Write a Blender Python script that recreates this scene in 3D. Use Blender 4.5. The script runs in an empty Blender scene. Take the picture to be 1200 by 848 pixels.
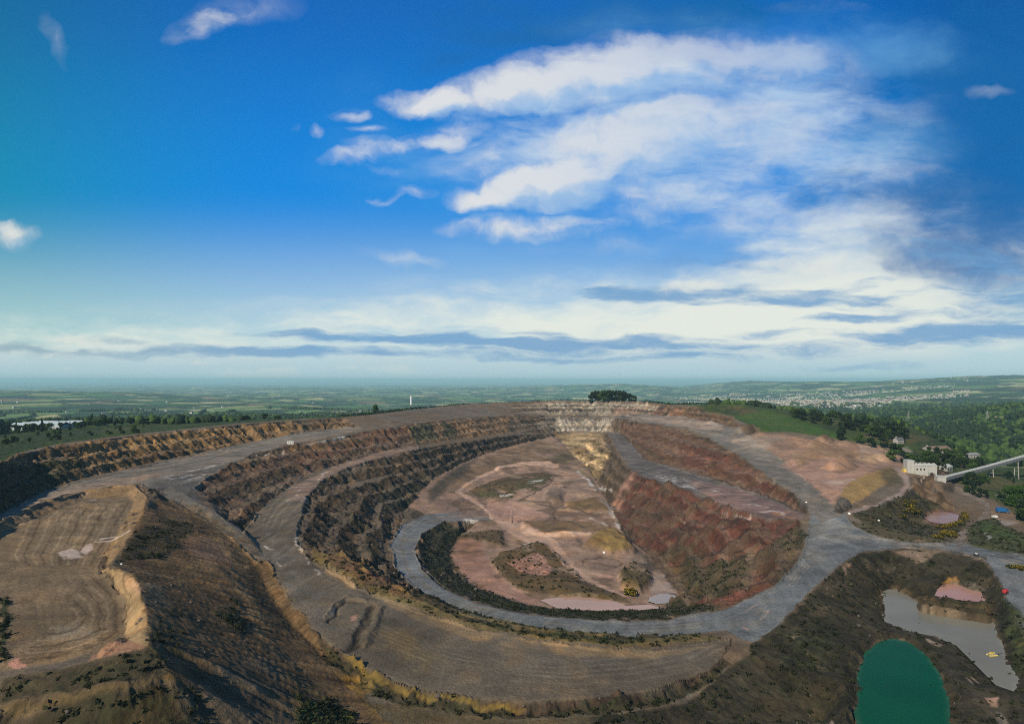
SKY_SAT, SKY_TINT = 1.55, (.72, 1.0, 1.22)
CL_DARK, CL_LIT = (2.6, 4.8, 7.8), (7.6, 7.7, 7.8)
SUN_E = 5.0
HAZE_COL, HAZE_D = (.52, .88, 1.0), 5.4e-5
PONDS_BUILT = [
    (("green_water", (.003, .068, .029), .04), "1003 836;1006 790;1015 765;1030 752;1045 748;1062 752;1085 768;1100 790;1110 815;1113 866;1060 880;1012 866", 98.7),
    (("grey_water", (.185, .180, .146), .05), "1035 695;1048 690;1062 697;1080 708;1105 715;1140 720;1163 723;1170 745;1180 775;1194 797;1185 807;1165 800;1140 775;1120 755;1095 745;1060 738;1037 727", 98.3),
    (("pink_water", (.42, .235, .185), .1), "1096 698;1100 690;1106 684;1120 684;1140 692;1150 693;1157 705;1130 703", 94.6),
    (("pit_water", (.40, .26, .215), .12), "636 703;660 699;690 700;712 702;733 709;760 708;772 712;740 715;700 715.5;655 712", 119.6),
    (("pit_pale_water", (.30, .255, .235), .12), "762 699;775 695;790 697;793 701;785 706;770 707;760 704", 119.6),
    (("small_pink_water", (.30, .185, .15), .05), "1084 606;1095 600;1110 600;1123 603;1121 611;1105 613;1090 611", 93.75),
]
import bpy, bmesh, math, random
import numpy as np
from mathutils import Vector, Matrix
from mathutils.geometry import delaunay_2d_cdt

random.seed(7); np.random.seed(7)
scene = bpy.context.scene
COL = scene.collection
R = math.radians

# ------------------------------------------------------------------ image coordinate frame
# Terrain points are image pixels (u, v) traced by eye, with an assumed
# height drop d below the camera; unprojection gives plan position and level.
HC, F, VH = 140.0, 720.0, 446.0            # camera height, focal constant, horizon row

def world(u, v, d):
    y = F * d / (v - VH)
    return ((u - 600.0) / F * y, y, HC - d)

# ------------------------------------------------------------------ noise helpers
def _hash(ix, iy, s):
    h = (ix.astype(np.int64) * 374761393 + iy.astype(np.int64) * 668265263 + s * 974634777) & 0xffffffff
    h = ((h ^ (h >> 13)) * 1274126177) & 0xffffffff
    return ((h ^ (h >> 16)) & 0xffff) / 32767.5 - 1.0

def vnoise(x, y, s=0):
    ix, iy = np.floor(x), np.floor(y)
    fx, fy = x - ix, y - iy
    fx = fx * fx * fx * (fx * (fx * 6 - 15) + 10); fy = fy * fy * fy * (fy * (fy * 6 - 15) + 10)
    a, b = _hash(ix, iy, s), _hash(ix + 1, iy, s)
    c, d = _hash(ix, iy + 1, s), _hash(ix + 1, iy + 1, s)
    return (a + (b - a) * fx) * (1 - fy) + (c + (d - c) * fx) * fy

def fbm(x, y, scale, octs=4, s=0, gain=0.5, ridged=False):
    t = np.zeros_like(x); a = 1.0; tot = 0.0; f = 1.0 / scale
    for k in range(octs):
        ca, sa = math.cos(0.7 * k + s), math.sin(0.7 * k + s)
        n = vnoise((x * ca - y * sa) * f + 17.3 * k, (x * sa + y * ca) * f - 9.1 * k, s * 31 + k)
        t += a * ((1 - 2 * np.abs(n)) if ridged else n); tot += a; a *= gain; f *= 2.03
    return t / tot

def sstep(a, b, x):
    t = np.clip((x - a) / (b - a), 0, 1)
    return t * t * (3 - 2 * t)

# ------------------------------------------------------------------ break lines  "u v d ; u v ; ..."
BREAKS = """
-330 610 47;-80 575 49;0 545 49;25 532 49;60 524 48;110 516 47;165 509 47;220 503 46;300 495 45;370 490 44;420 488 44;460 483 43;500 478 42;550 473 40;600 471 38;650 469 36;700 469.5 36;745 470 36;780 474 38.5;810 478 41;835 481 44;855 489 48.5;875 498 54;890 505 57
-330 630 51.6;-80 592 53;0 559 54;45 539.5 54.3;66 534 52.8;95 524 50
-330 633 51.8;-80 595 53.2;0 561 54.2;45 541 54.6;66 535.5 53.1;95 525 50.3
-330 660 57;-80 618 57.5;12 572 60;45 555 61;66 549 59.3;95 537.5 56.3
-330 664 57.2;-80 622 57.8;12 574 60.2;45 557 61.2;66 550.5 59.5;95 538.5 56.5
-330 700 66;-80 650 64.5;0 600 67.5;50 575 66.8;90 562 66.3;130 552 66.5;170 543 66;200 537 65.4;250 527 63.5;300 516.5 61;350 507 57;380 503 55;420 499 51.5;460 493 49.5;500 488 49;560 483 49.5;600 480 49;640 487.5 60;700 487 60;718 487.5 59.6;745 486 57;800 488 53;835 493 56;860 500 57;878 507 60
228 572 72;262 549 68.5;300 532 65;340 521.5 62;380 516 60;420 507 57;450 502 54;480 497 52;540 490 52;600 486 54;640 489 60.3;700 488.6 60.6;716 490 61;760 496 62;800 503 65;830 513 69;860 530 73;880 545 76;900 558 78;930 578 81;946 594 83.2
345 566 82;370 553 80;400 543.5 78;440 531.5 74;480 522.5 70;540 514 72;600 507 74;640 505 78;660 505 80;700 506 82;712 507 82
300 602 84;318 584 83;345 566 82
300 602 84;288 622 85;310 650 86;322 680 87;345 715 88;375 745 89;395 762 90;430 785 91;480 805 92;540 817 92.5;620 822 93;700 817 94;780 805 94.5;830 785 95;850 765 95
640 508 79;600 510 75;540 518 73;490 526 71;440 538 75;400 551 79;372 565 82;360 580 84;352 605 85.5;345 625 86;350 642 86.5;365 658 87;400 680 88;440 700 89.5;490 718 91;550 737 92.5;620 752 93.5;700 762 94;780 762 94.5;830 753 95;848 746 95
368 641 84.5;410 658 85;455 684 87;505 704 89.6;560 721 91.6;640 737 93.2;740 746 93.8;815 743 94.6
405 567 87;450 556 85
410 574 88.6;450 561.5 86.3
386 600 93;400 596 92.5;425 600 96;440 612 99
645 511 84;600 522 86;560 534 90;530 548 91;505 562 95;490 580 101;478 592 104;468 606 106.8
600 597 113.2;560 597 112;500 603 110;470 615 108.5;457 640 107;465 668 105.5;490 692 104;540 718 102.5;600 735 101;680 745 99.5;760 745 98;820 741.5 96.3;850 737 95.6
600 612 114;560 610 112;520 611 110;495 625 108.5;485 645 107;495 668 105.5;520 690 104;560 707 102.5;620 720 101;700 727 99.5;780 726 97.5;840 716 95.8;870 705 94.6;900 691 92.8;925 671 91;940 650 89.6;944 631 88.3
545 622 119;528 645 119;532 668 119.5;560 690 120;600 702 120;640 713 120;700 716 120;770 714 120;798 705 120
655 512 87;668 530 97;690 548 103;700 565 107;712 585 112;722 610 116;735 630 119;760 650 120.5;775 672 121;790 690 121;800 702 120
712 508 82.4;725 530 85.5;738 550 86.5;760 562 87.5;800 572 88.5;830 583 89;860 597 89.6;900 607 89.6;935 611 88.8
725 507 82;740 520 84.3;755 538 86;790 549 87;820 557 88;860 570 88.7;900 583 89;935 598 88;944 602 86
832 700 113;850 678 107;872 658 102;890 642 98;925 628 92
838 690 107;870 664 101;893 650 96
648 609 115;690 600 113;708 594 112
560 580 108;600 575 107;640 560 104;660 548 101
620 545 98;560 556 99
560 640 118.6;620 640 117;660 655 118;700 680 119;740 694 119.5
-330 760 67;-120 665 66;0 612 66;40 593 66;100 575 66;158 569 66;172 582 66;168 600 66;156 622 66;140 645 66;128 662 66;155 671 65;170 713 64;172 753 64;150 762 64.5;108 775 66;0 795 68;-100 815 69;-330 870 70
-330 800 70;-120 690 70;0 625 69.3;50 604 69.2;100 583.5 69;150 578 69;157 588 69;149 605 69;134 630 69.2;120 648 69.4;114 664 69.6;138 690 69.6;147 720 69.6;147 745 69.6;110 764 69.6;60 777 69.6;0 786 69.6;-120 805 70.5;-330 850 71
200 570 69;235 590 74;270 611 78.5;296 630 82.4
188 577 71;222 598 75.5;252 616 79;280 641 83;301 667 86.6;313 693 88.7;338 728 90.3;366 755 91.5;392 775 93;430 801 94.5;480 823 95.2;540 832 95.8;620 838 96.2;700 832 96.4;780 820 96.4;822 801 96.4;846 788 96.4
184 592 70;224 622 73.5;250 656 77.5;292 708 82.5;332 758 86.5;372 800 89.5;404 848 93
0 850 72;100 850 72.5;200 850 74;300 850 82;404 850 92.5;440 850 92.6
0 828 70.5;90 812 67.5;150 800 66.5;200 786 67
470 850 93.6;600 852 95.5;700 848 95.8;800 848 98;900 850 101;960 850 103
850 765 95;880 754 94.6;910 734 93;930 714 92;950 694 90.6;980 665 88.6;1010 647 87.2;1060 642 86.6;1110 647 86.6;1148 655 86.7;1166 668 87.3;1176 690 89;1186 720 91.5;1215 770 96
1003 836 99;1006 790 99;1015 765 99;1030 752 99;1045 748 99;1062 752 99;1085 768 99;1100 790 99;1110 815 99;1113 866 99;1060 880 99;1012 866 99;1003 836 99
990 850 95;992 836 95.5;994 785 96;1004 760 96.6;1022 746 97.3;1034 742.5 97.7;1045 741 97.6;1066 746 97.3;1090 762 97.2;1110 785 97.2;1123 825 97.5;1126 870 98
1035 695 98.5;1048 690 98.5;1062 697 98.5;1080 708 98.5;1105 715 98.5;1140 720 98.5;1163 723 98.5;1170 745 98.5;1180 775 98.5;1194 797 98.5;1185 807 98.5;1165 800 98.5;1140 775 98.5;1120 755 98.5;1095 745 98.5;1060 738 98.5;1037 727 98.5;1035 695 98.5
1096 698 94.8;1100 690 94.8;1106 684 94.8;1120 684 94.8;1140 692 94.8;1150 693 94.8;1157 705 94.8;1130 703 94.8;1096 698 94.8
1090 704 94.2;1130 709 94.2;1160 712 94.2
1090 682 92.5;1105 677 92;1122 676 92.4;1145 684 92.8;1160 690 93.2
1020 700 95.8;1028 686 95.8;1048 681 95.8;1080 695 96.6
985 610 84.6;1000 617 85;1030 631 86;1070 636.5 86.6;1118 638 87.4
1005 604 83;1040 620 85.2;1085 629 86.2
1138 639 87.4;1160 641 87;1200 651 86.6;1300 690 86
1160 660 87;1180 673 88.2;1200 694 90;1260 770 95
996 598 82.2;1030 589 81.7;1050 579 81.2;1061 569 80.3;1058 558 78.7;1046 549 77.2
1001 602 82.5;1034 594 82.2;1056 584 81.9;1069 571 80.8;1067 558 79.2;1054 549 77.6
985 577 76.4;1000 562 74.6;1020 554 74.2;1042 548 75
1084 606 94;1095 600 94;1110 600 94;1123 603 94;1121 611 94;1105 613 94;1090 611 94;1084 606 94
1118 638 87.4;1120 627 89.5;1136 614 91.5;1148 604 92.6;1152 597 93;1143 587 92.5;1122 577 90.5;1108 568 88
1138 639 87.4;1140 628 89.3;1154 615 91.5;1164 604 92.6;1167 594 93;1155 583 92.6;1132 574 90.4;1115 566 88
1088 565 84;1110 585 90.5;1124 596 93
950 565 77;920 552 76;905 538 73.5
970 560 76;945 545 73.5;915 527 68.5;895 515 62
1165 606 93;1200 620 92
830 473 34.5;870 474 35.5;900 480 40;940 495 52;970 505 58;1000 516 66;1030 524 71
890 505 57;920 511 61;960 517 65.5;1010 523 70;1040 529 74
905 512 61.5;930 517 65.3;965 521 67.5;1010 528 73;1050 536 75.5;1062 546 77.4;1095 553 80
"""
POINTS = """
950 521 63.5;968 516 62;985 521 63.5;1000 528 67.5
988 532 68;975 553 75;1010 547 74.6;1002 541 72.6;972 546 73.2
1035 528 69.5;1022 539 74.6;1050 540 75.2
935 530 71.8;930 545 75;945 530 73
665 650 118.5;610 665 119;700 640 116.5;716 634 114.6;735 650 119.5;725 677 118.2;738 685 118.6
540 585 107;500 600 109;575 600 110.5;530 575 103
640 535 94;660 540 99;625 528 90
875 625 95;840 620 100;800 600 99;780 610 107;760 600 106;745 580 100;900 625 92.5;820 650 112
1075 620 92.5;1060 605 89;1040 606 86.5;1100 625 91.5
1170 630 88;1190 640 87;1185 617 92
1075 556 79.6;1066 552 78.8;1092 558 81.5
"""
# ground beyond the quarry: plan position and level written directly (x, y, z)
OUTER = """
-420 300 82;-480 480 86;-520 700 80;-640 870 80;-420 760 86;-330 800 88;-250 850 88;-560 1000 70;-300 1100 62;-100 1200 84;-900 900 70;-900 1250 50;-800 500 72
-700 1500 32;-200 1600 40;200 1500 70;500 1300 60;-1200 2000 5;0 2300 -10;-500 2600 -20;
450 900 92;520 800 80;480 700 70;600 1000 66;480 1150 80;700 1400 30;420 640 66;
470 560 45;510 612 42;505 500 44;560 720 36;650 850 26;800 960 20;760 760 26;620 520 50;900 700 62;1150 1000 82;1000 1250 48;746 1342 22;980 1525 6;1300 1450 92;1700 1500 120;1500 1100 110;1800 2200 40;1100 2000 -5;
1500 3000 -30;2500 3000 10;700 2500 -10;3200 3500 60;4200 4200 110;3000 6000 -60;1500 6000 -70;4500 7000 60;6000 7000 160;5500 9500 125;7500 9000 195;9500 12000 215;3500 9500 -30;5000 13000 120;2500 14000 40
-2500 3000 -20;-1000 4000 -40;-4000 4500 0;500 4500 -60;-3000 7000 -50;0 8000 -90;2500 8500 -80;-6000 7000 20
300 200 43;260 140 38;0 120 40;0 60 42;-150 100 55;-300 180 66;-350 60 70;300 40 40;150 10 42;-200 5 60;450 300 50;420 400 48;600 300 70;700 150 75;900 450 78
"""
def parse(txt):
    out = []
    for line in txt.strip().splitlines():
        pts = []
        for tok in line.split(';'):
            f = [float(q) for q in tok.split()]
            if f: pts.append(f)
        out.append(pts)
    return out

P3, EDGES = [], []
def add_pt(p):
    P3.append(p); return len(P3) - 1
for ln in parse(BREAKS):
    prev = None
    for i in range(len(ln)):
        if i == 0:
            seq = [tuple(ln[0])]
        else:
            a, b = ln[i - 1], ln[i]
            n = max(1, int(math.hypot(b[0] - a[0], b[1] - a[1]) / 14))
            seq = [tuple(a[k] + (b[k] - a[k]) * j / n for k in range(3)) for j in range(1, n + 1)]
        for q in seq:
            k = add_pt(world(*q))
            if prev is not None: EDGES.append((prev, k))
            prev = k
NBREAK = len(P3)
for ln in parse(POINTS):
    for q in ln: add_pt(world(*q))
for ln in parse(OUTER):
    for q in ln: add_pt(tuple(q))
for rr, zz in ((14000, -70), (26000, -80), (52000, -110)):
    for k in range(24):
        a = 2 * math.pi * k / 24
        add_pt((rr * math.sin(a), rr * math.cos(a), zz + (40 if 0.3 < a < 1.6 else 0)))
for a in range(60, 301, 30):
    for rr, zz in ((700, 40), (2500, 0), (7000, -50)):
        add_pt((rr * math.sin(R(a)), rr * math.cos(R(a)), zz))

DEBUG_TIN = False
def build_tin():
    v2 = [Vector((p[0], p[1])) for p in P3]
    ov, oe, of, orig, _, _ = delaunay_2d_cdt(v2, EDGES, [], 0, 1e-4)
    z = np.zeros(len(ov)); bad = []
    E = np.array([[P3[a][0], P3[a][1], P3[b][0], P3[b][1], P3[a][2], P3[b][2]] for a, b in EDGES])
    for i, src in enumerate(orig):
        if src:
            z[i] = sum(P3[k][2] for k in src) / len(src)
        else:
            x, y = ov[i]
            dx, dy = E[:, 2] - E[:, 0], E[:, 3] - E[:, 1]
            t = np.clip(((x - E[:, 0]) * dx + (y - E[:, 1]) * dy) / (dx * dx + dy * dy + 1e-12), 0, 1)
            dist = np.hypot(E[:, 0] + t * dx - x, E[:, 1] + t * dy - y)
            m = dist < 1e-2
            if not m.any(): m = dist <= dist.min()
            zs = (E[:, 4] + t * (E[:, 5] - E[:, 4]))[m]
            z[i] = zs.mean(); bad.append((x, y, zs.min(), zs.max()))
    if DEBUG_TIN:
        for x, y, a, b in bad:
            if b - a > 1.0: print("CROSS u=%.0f v=%.0f z %.1f..%.1f Y=%.0f" % (600 + F * x / y, VH + F * (HC - (a + b) / 2) / y, a, b, y))
    return np.array([(p.x, p.y) for p in ov]), z, [tuple(f) for f in of]
TV, TZ, TF = build_tin()

# ------------------------------------------------------------------ graded polar grid about the camera (finer near the pit)
AZ = np.radians(np.concatenate([np.linspace(-85, -46, 46)[:-1], np.linspace(-46, 46, 1060), np.linspace(46, 85, 46)[1:]]))
rr = [12.0]
while rr[-1] < 60000:
    r_ = rr[-1]
    rr.append(r_ + (r_ * 0.04 if r_ < 100 else (r_ * 0.0030 if r_ < 1250 else r_ * (0.0048 if r_ < 2500 else 0.012))))
RR = np.array(rr)
NA, NR = len(AZ), len(RR)
GX = RR[:, None] * np.sin(AZ)[None, :]
GY = RR[:, None] * np.cos(AZ)[None, :]
def raster_tin():
    GZ = np.full((NR, NA), np.nan)
    az = np.arctan2(TV[:, 0], TV[:, 1]); ra = np.hypot(TV[:, 0], TV[:, 1])
    for f in TF:
        ids = list(f)
        for k in range(1, len(ids) - 1):
            a, b, c = ids[0], ids[k], ids[k + 1]
            azs, rs = az[[a, b, c]], ra[[a, b, c]]
            p = TV[[a, b, c]]
            if azs.max() - azs.min() > math.pi:
                azr = (-math.pi, math.pi); rmin = 0
            else:
                azr = (azs.min(), azs.max())
                # nearest point of the triangle to the camera
                rmin = rs.min()
                for (q, w) in ((0, 1), (1, 2), (2, 0)):
                    e = p[w] - p[q]; t = np.clip(-(p[q] @ e) / (e @ e + 1e-12), 0, 1)
                    rmin = min(rmin, np.hypot(*(p[q] + t * e)))
            j0, j1 = np.searchsorted(AZ, azr[0] - 1e-9), np.searchsorted(AZ, azr[1] + 1e-9)
            i0, i1 = np.searchsorted(RR, rmin - 1e-6), np.searchsorted(RR, rs.max() + 1e-6)
            if j1 <= j0 or i1 <= i0: continue
            X, Y = GX[i0:i1, j0:j1], GY[i0:i1, j0:j1]
            (x1, y1), (x2, y2), (x3, y3) = p
            det = (y2 - y3) * (x1 - x3) + (x3 - x2) * (y1 - y3)
            if abs(det) < 1e-9: continue
            l1 = ((y2 - y3) * (X - x3) + (x3 - x2) * (Y - y3)) / det
            l2 = ((y3 - y1) * (X - x3) + (x1 - x3) * (Y - y3)) / det
            l3 = 1 - l1 - l2
            m = (l1 >= -1e-7) & (l2 >= -1e-7) & (l3 >= -1e-7)
            sub = GZ[i0:i1, j0:j1]
            sub[m] = (l1 * TZ[a] + l2 * TZ[b] + l3 * TZ[c])[m]
    return np.where(np.isnan(GZ), 0, GZ)
GZ = raster_tin()
def smooth(Z, lim):
    for R_, n in lim:
        i1 = np.searchsorted(RR, R_)
        for _ in range(n):
            S = Z[:i1]
            S[1:-1] = 0.25 * S[:-2] + 0.5 * S[1:-1] + 0.25 * S[2:]
            S[:, 1:-1] = 0.25 * S[:, :-2] + 0.5 * S[:, 1:-1] + 0.25 * S[:, 2:]
smooth(GZ, ((1500, 1), (700, 1), (400, 3), (250, 5)))

def grads(Z):
    dr = np.gradient(Z, axis=0) / np.gradient(RR)[:, None]
    da = np.gradient(Z, axis=1) / (np.gradient(AZ)[None, :] * RR[:, None])
    s, c = np.sin(AZ)[None, :], np.cos(AZ)[None, :]
    return dr * s + da * c, dr * c - da * s
# ------------------------------------------------------------------ ground cover
GRX, GRY = grads(GZ)
SLOPE = np.hypot(GRX, GRY)
U = 600 + F * GX / np.maximum(GY, 1)
V = VH + F * (HC - GZ) / np.maximum(GY, 1)
PXM = np.maximum(GY, 30) / F                 # metres per image pixel
def n2(scale, octs=4, s=0, **k): return fbm(GX, GY, scale, octs, s, **k)
NA1, NA2, NA3 = n2(60, 5, 1), n2(14, 4, 2), n2(4, 3, 3)
WU = U + (0.8 * n2(16, 3, 4) + 0.6 * n2(5, 2, 5)) / np.maximum(PXM, 0.2) * 2.2
WV = V + (0.8 * n2(16, 3, 6) + 0.6 * n2(5, 2, 7)) / np.maximum(PXM, 0.2) * 0.9

# downslope streaks: average a noise along the fall line (rills, stains and slumps)
def lic(scale, length, steps, s):
    gx, gy = GRX / (SLOPE + 0.05), GRY / (SLOPE + 0.05)
    acc = np.zeros_like(GX)
    for k in range(steps):
        t = (k / (steps - 1) - 0.5) * length
        acc += vnoise((GX + gx * t) / scale, (GY + gy * t) / scale, s)
    return acc / math.sqrt(steps)
near = slice(0, int(np.searchsorted(RR, 1300)))
def lic_near(*a):
    global GX, GY, GRX, GRY, SLOPE
    keep = (GX, GY, GRX, GRY, SLOPE)
    GX, GY, GRX, GRY, SLOPE = [q[near] for q in keep]
    o = lic(*a); GX, GY, GRX, GRY, SLOPE = keep
    full = np.zeros_like(GX); full[near] = o
    return full
RILL = lic_near(1.6, 16, 9, 41) * .75 + .35 * NA3
RILL2 = lic_near(5.0, 50, 10, 42)

GULLY = lic_near(12.0, 80, 10, 45) + .5 * lic_near(6.0, 40, 8, 46)
_k = (GRX, GRY); GRX, GRY = -_k[1], _k[0]
TRACK = lic_near(1.5, 60, 16, 43) * .7 + lic_near(4.5, 90, 14, 44) * .6
GRX, GRY = _k
rgb = lambda h: np.array([((int(h[i:i + 2], 16) / 255) ** 2.2) for i in (0, 2, 4)])
C = np.zeros((NR, NA, 3)); VEG = np.zeros((NR, NA)); WET = np.zeros((NR, NA)); ROUGH = np.zeros((NR, NA))
STEEP = sstep(0.20, 0.45, SLOPE)
def lerp(a, b, t): return a * (1 - t[..., None]) + b * t[..., None]
gravel, brown, rock_d, rock_o, rock_g = [np.array(q) for q in
    ((.150, .128, .110), (.150, .112, .082), (.070, .052, .042), (.215, .150, .098), (.046, .052, .042))]
flat = lerp(gravel, brown, sstep(-0.3, 0.4, NA1))
rk = lerp(rock_d, rock_o, sstep(0.15, 0.75, RILL2 * 0.55 + NA1 * 0.5 + 0.1) * 0.75)
rk = lerp(rk, rock_g, sstep(0.05, 0.5, NA2 * 0.6 - RILL2 * 0.4) * 0.8)
C = lerp(flat, rk, STEEP)
ROUGH = 0.25 + 1.0 * STEEP
FAR = np.zeros((NR, NA))
STRATA = vnoise(GZ / 1.5 + .6 * NA2, NA1 * .5, 61) * .6 + vnoise(GZ / .6 + NA3 * .5, NA1, 62) * .4

def _poly_dist(pts, u, v):
    n = len(pts); inside = np.zeros(u.shape, bool); d2 = np.full(u.shape, 1e12)
    for i in range(n):
        (x1, y1), (x2, y2) = pts[i], pts[(i + 1) % n]
        dx, dy = x2 - x1, y2 - y1
        t = np.clip(((u - x1) * dx + (v - y1) * dy) / (dx * dx + dy * dy + 1e-9), 0, 1)
        d2 = np.minimum(d2, (u - x1 - t * dx) ** 2 + ((v - y1 - t * dy) * 1.6) ** 2)
        if dy:
            inside ^= ((y1 > v) != (y2 > v)) & (u < (v - y1) / dy * dx + x1)
    d = np.sqrt(d2)
    return np.where(inside, d, -d)
def _line_dist(pts, u, v):
    d2 = np.full(u.shape, 1e12)
    for (x1, y1), (x2, y2) in zip(pts[:-1], pts[1:]):
        dx, dy = x2 - x1, y2 - y1
        t = np.clip(((u - x1) * dx + (v - y1) * dy) / (dx * dx + dy * dy + 1e-9), 0, 1)
        d2 = np.minimum(d2, (u - x1 - t * dx) ** 2 + ((v - y1 - t * dy) * 1.6) ** 2)
    return np.sqrt(d2)
def px(s): return [tuple(float(q) for q in t.split()[:2]) for t in s.split(';') if t.split()]
def mask(s, feather=2.0, width=None, warp=1.0, ymin=0, ymax=1500):
    pts = px(s); a = np.array(pts); pad = feather * 2 + 8 + (width or 0)
    m = (U > a[:, 0].min() - pad) & (U < a[:, 0].max() + pad) & (V > a[:, 1].min() - pad) & (V < a[:, 1].max() + pad) & (GY > ymin) & (GY < ymax)
    u = U[m] + (WU[m] - U[m]) * warp; v = V[m] + (WV[m] - V[m]) * warp
    d = (width / 2 - _line_dist(pts, u, v)) if width else _poly_dist(pts, u, v)
    w = np.zeros((NR, NA)); w[m] = sstep(-feather, feather, d)
    return w
def paint(s, col, amt=1.0, feather=2.0, width=None, sl='a', veg=None, wet=None, rough=None, breakup=0.0, warp=1.0, bn=None, **k):
    global C
    w = mask(s, feather, width, warp, **k)
    if sl == 's': w = w * STEEP
    if sl == 'f': w = w * (1 - STEEP)
    if breakup and wet is not None: breakup -= .16
    if breakup: w = w * sstep(-0.25, 0.25, (NA2 if bn is None else bn) + (breakup - 0.5) * 1.2)
    w = w * amt
    if col is not None: C = lerp(C, np.array(col), w)
    if veg is not None: globals()['VEG'] = VEG * (1 - w) + veg * w
    if wet is not None: globals()['WET'] = WET * (1 - w) + wet * w
    if rough is not None: globals()['ROUGH'] = ROUGH * (1 - w) + rough * w
    return w

road, road_b = (.178, .176, .178), (.146, .166, .200)
pink, pinkl, palep = (.36, .225, .195), (.43, .285, .25), (.52, .43, .40)
ochre, sand, olive = (.30, .195, .095), (.36, .27, .17), (.115, .085, .042)
dveg, dveg2, grass, moss = (.026, .030, .018), (.045, .042, .024), (.055, .12, .022), (.085, .10, .035)
red, redd, orange, white = (.122, .050, .043), (.085, .042, .036), (.36, .17, .08), (.62, .60, .60)

FACES = ["228 572;262 549;300 532;340 521;380 516;420 507;450 502;480 497;480 522;440 531;400 543.5;345 566;300 602;270 602",
         "480 497;540 490;600 486;640 489;640 505;600 507;540 514;480 522", "372 565;400 551;440 538;490 526;540 518;600 510;640 508;600 522;560 534;530 548;505 562;490 580;478 592;457 640;465 668;490 692;440 700;400 679;365 658;345 625;352 605;360 580",
         "725 494;760 496;800 503;830 513;860 530;880 545;900 558;930 578;946 594;935 597;900 583;860 570;820 557;790 549;755 538;740 520;728 507",
         "712 508;725 530;738 550;760 562;800 572;830 583;860 597;900 607;935 611;940 640;900 691;840 715;800 702;760 650;722 610;700 565;668 530;655 512",
         "640 471;745 471;835 483;878 505;835 495;745 486;640 487", "640 489;716 490;712 507;650 505", "0 535;110 514;220 503;400 489;420 500;300 517;170 543;90 562;0 602"]
for f_ in FACES:
    STEEP = np.maximum(STEEP, .9 * mask(f_, 2.5) * sstep(.05, .18, SLOPE))
rk = lerp(rock_d, rock_o, sstep(0.15, 0.75, RILL2 * 0.55 + NA1 * 0.5 + 0.1) * 0.75)
rk = lerp(rk, rock_g, sstep(0.05, 0.5, NA2 * 0.6 - RILL2 * 0.4) * 0.8)
C = lerp(flat, rk, STEEP)
ROUGH = 0.25 + 1.0 * STEEP

# --- broad zones: faces first
paint("0 535;110 514;200 505;400 489;430 488;420 505;300 521;200 541;100 566;0 606", ochre, .55, 4, sl='s', breakup=.65, bn=RILL2 * .6)
paint("80 522;220 504;340 493;340 508;240 528;150 545;85 546", (.34, .21, .085), .65, 5, sl='s', breakup=.6, bn=RILL * .5)
paint("-60 560;0 548;70 536;100 541;60 575;0 606;-60 620", dveg, .85, 3, sl='s', veg=.5)
paint("120 535;200 522;330 500;330 516;200 540;130 554", rock_d * .8, .6, 3, sl='s', breakup=.45)
# face between upper floor and the second haul road
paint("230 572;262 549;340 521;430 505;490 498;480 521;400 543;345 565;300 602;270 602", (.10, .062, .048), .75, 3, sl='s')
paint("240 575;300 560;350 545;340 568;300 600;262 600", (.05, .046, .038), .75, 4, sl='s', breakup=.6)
paint("340 523;440 505;476 500;470 512;400 530;345 545", (.17, .085, .06), .55, 3, sl='s', breakup=.6)
paint("478 499;600 487;640 490;640 506;560 513;480 522", (.24, .16, .10), .8, 3, sl='s', breakup=.7, bn=RILL * .6)
paint("478 499;506 497;512 515;488 517", (.035, .05, .035), .8, 2, veg=.6); paint("516 497;530 495;536 512;524 514", (.035, .05, .035), .7, 2, veg=.6)
# second wall down to the pit
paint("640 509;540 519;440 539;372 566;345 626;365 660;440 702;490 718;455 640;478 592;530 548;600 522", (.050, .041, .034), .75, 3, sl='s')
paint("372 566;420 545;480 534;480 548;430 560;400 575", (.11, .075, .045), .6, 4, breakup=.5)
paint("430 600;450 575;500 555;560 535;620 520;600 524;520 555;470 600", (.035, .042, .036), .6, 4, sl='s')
paint("400 600;450 610;450 650;470 690;400 650", dveg, .5, 8, breakup=.6)
# far wall, pale limestone
paint("600 476;640 471;745 471;770 476;765 487;700 488;640 488;600 483", (.31, .285, .26), .8, 2, sl='s', breakup=.85, bn=RILL * .4)
paint("640 489;720 489;715 506;650 505;625 500", (.33, .305, .285), .85, 3, breakup=.85, bn=RILL * .4)
paint("720 476;770 478;800 480;800 489;740 488;718 486", (.26, .14, .12), .6, 2, sl='s', breakup=.7)
paint("780 478;850 484;880 502;860 505;820 494;780 489", (.21, .13, .085), .6, 2, sl='s', breakup=.7)
paint("600 487;650 490;650 505;610 508;590 505", (.10, .085, .075), .7, 3)
paint("600 520;650 508;665 516;650 530;600 535", (.14, .10, .065), .5, 3, breakup=.5)
# pale yellow rib beside the red slope
paint("650 508;705 507;716 530;705 552;700 562;684 545;665 528", (.40, .305, .19), .95, 3, breakup=.9, bn=RILL2 * .4)
paint("706 510;728 535;742 552;725 575;712 580;702 560;716 532", (.085, .068, .055), .8, 2)
paint("742 551;752 556;735 575;728 590;738 612;728 612;716 588;726 570", (.36, .21, .18), .85, 3, breakup=.8)
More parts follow.
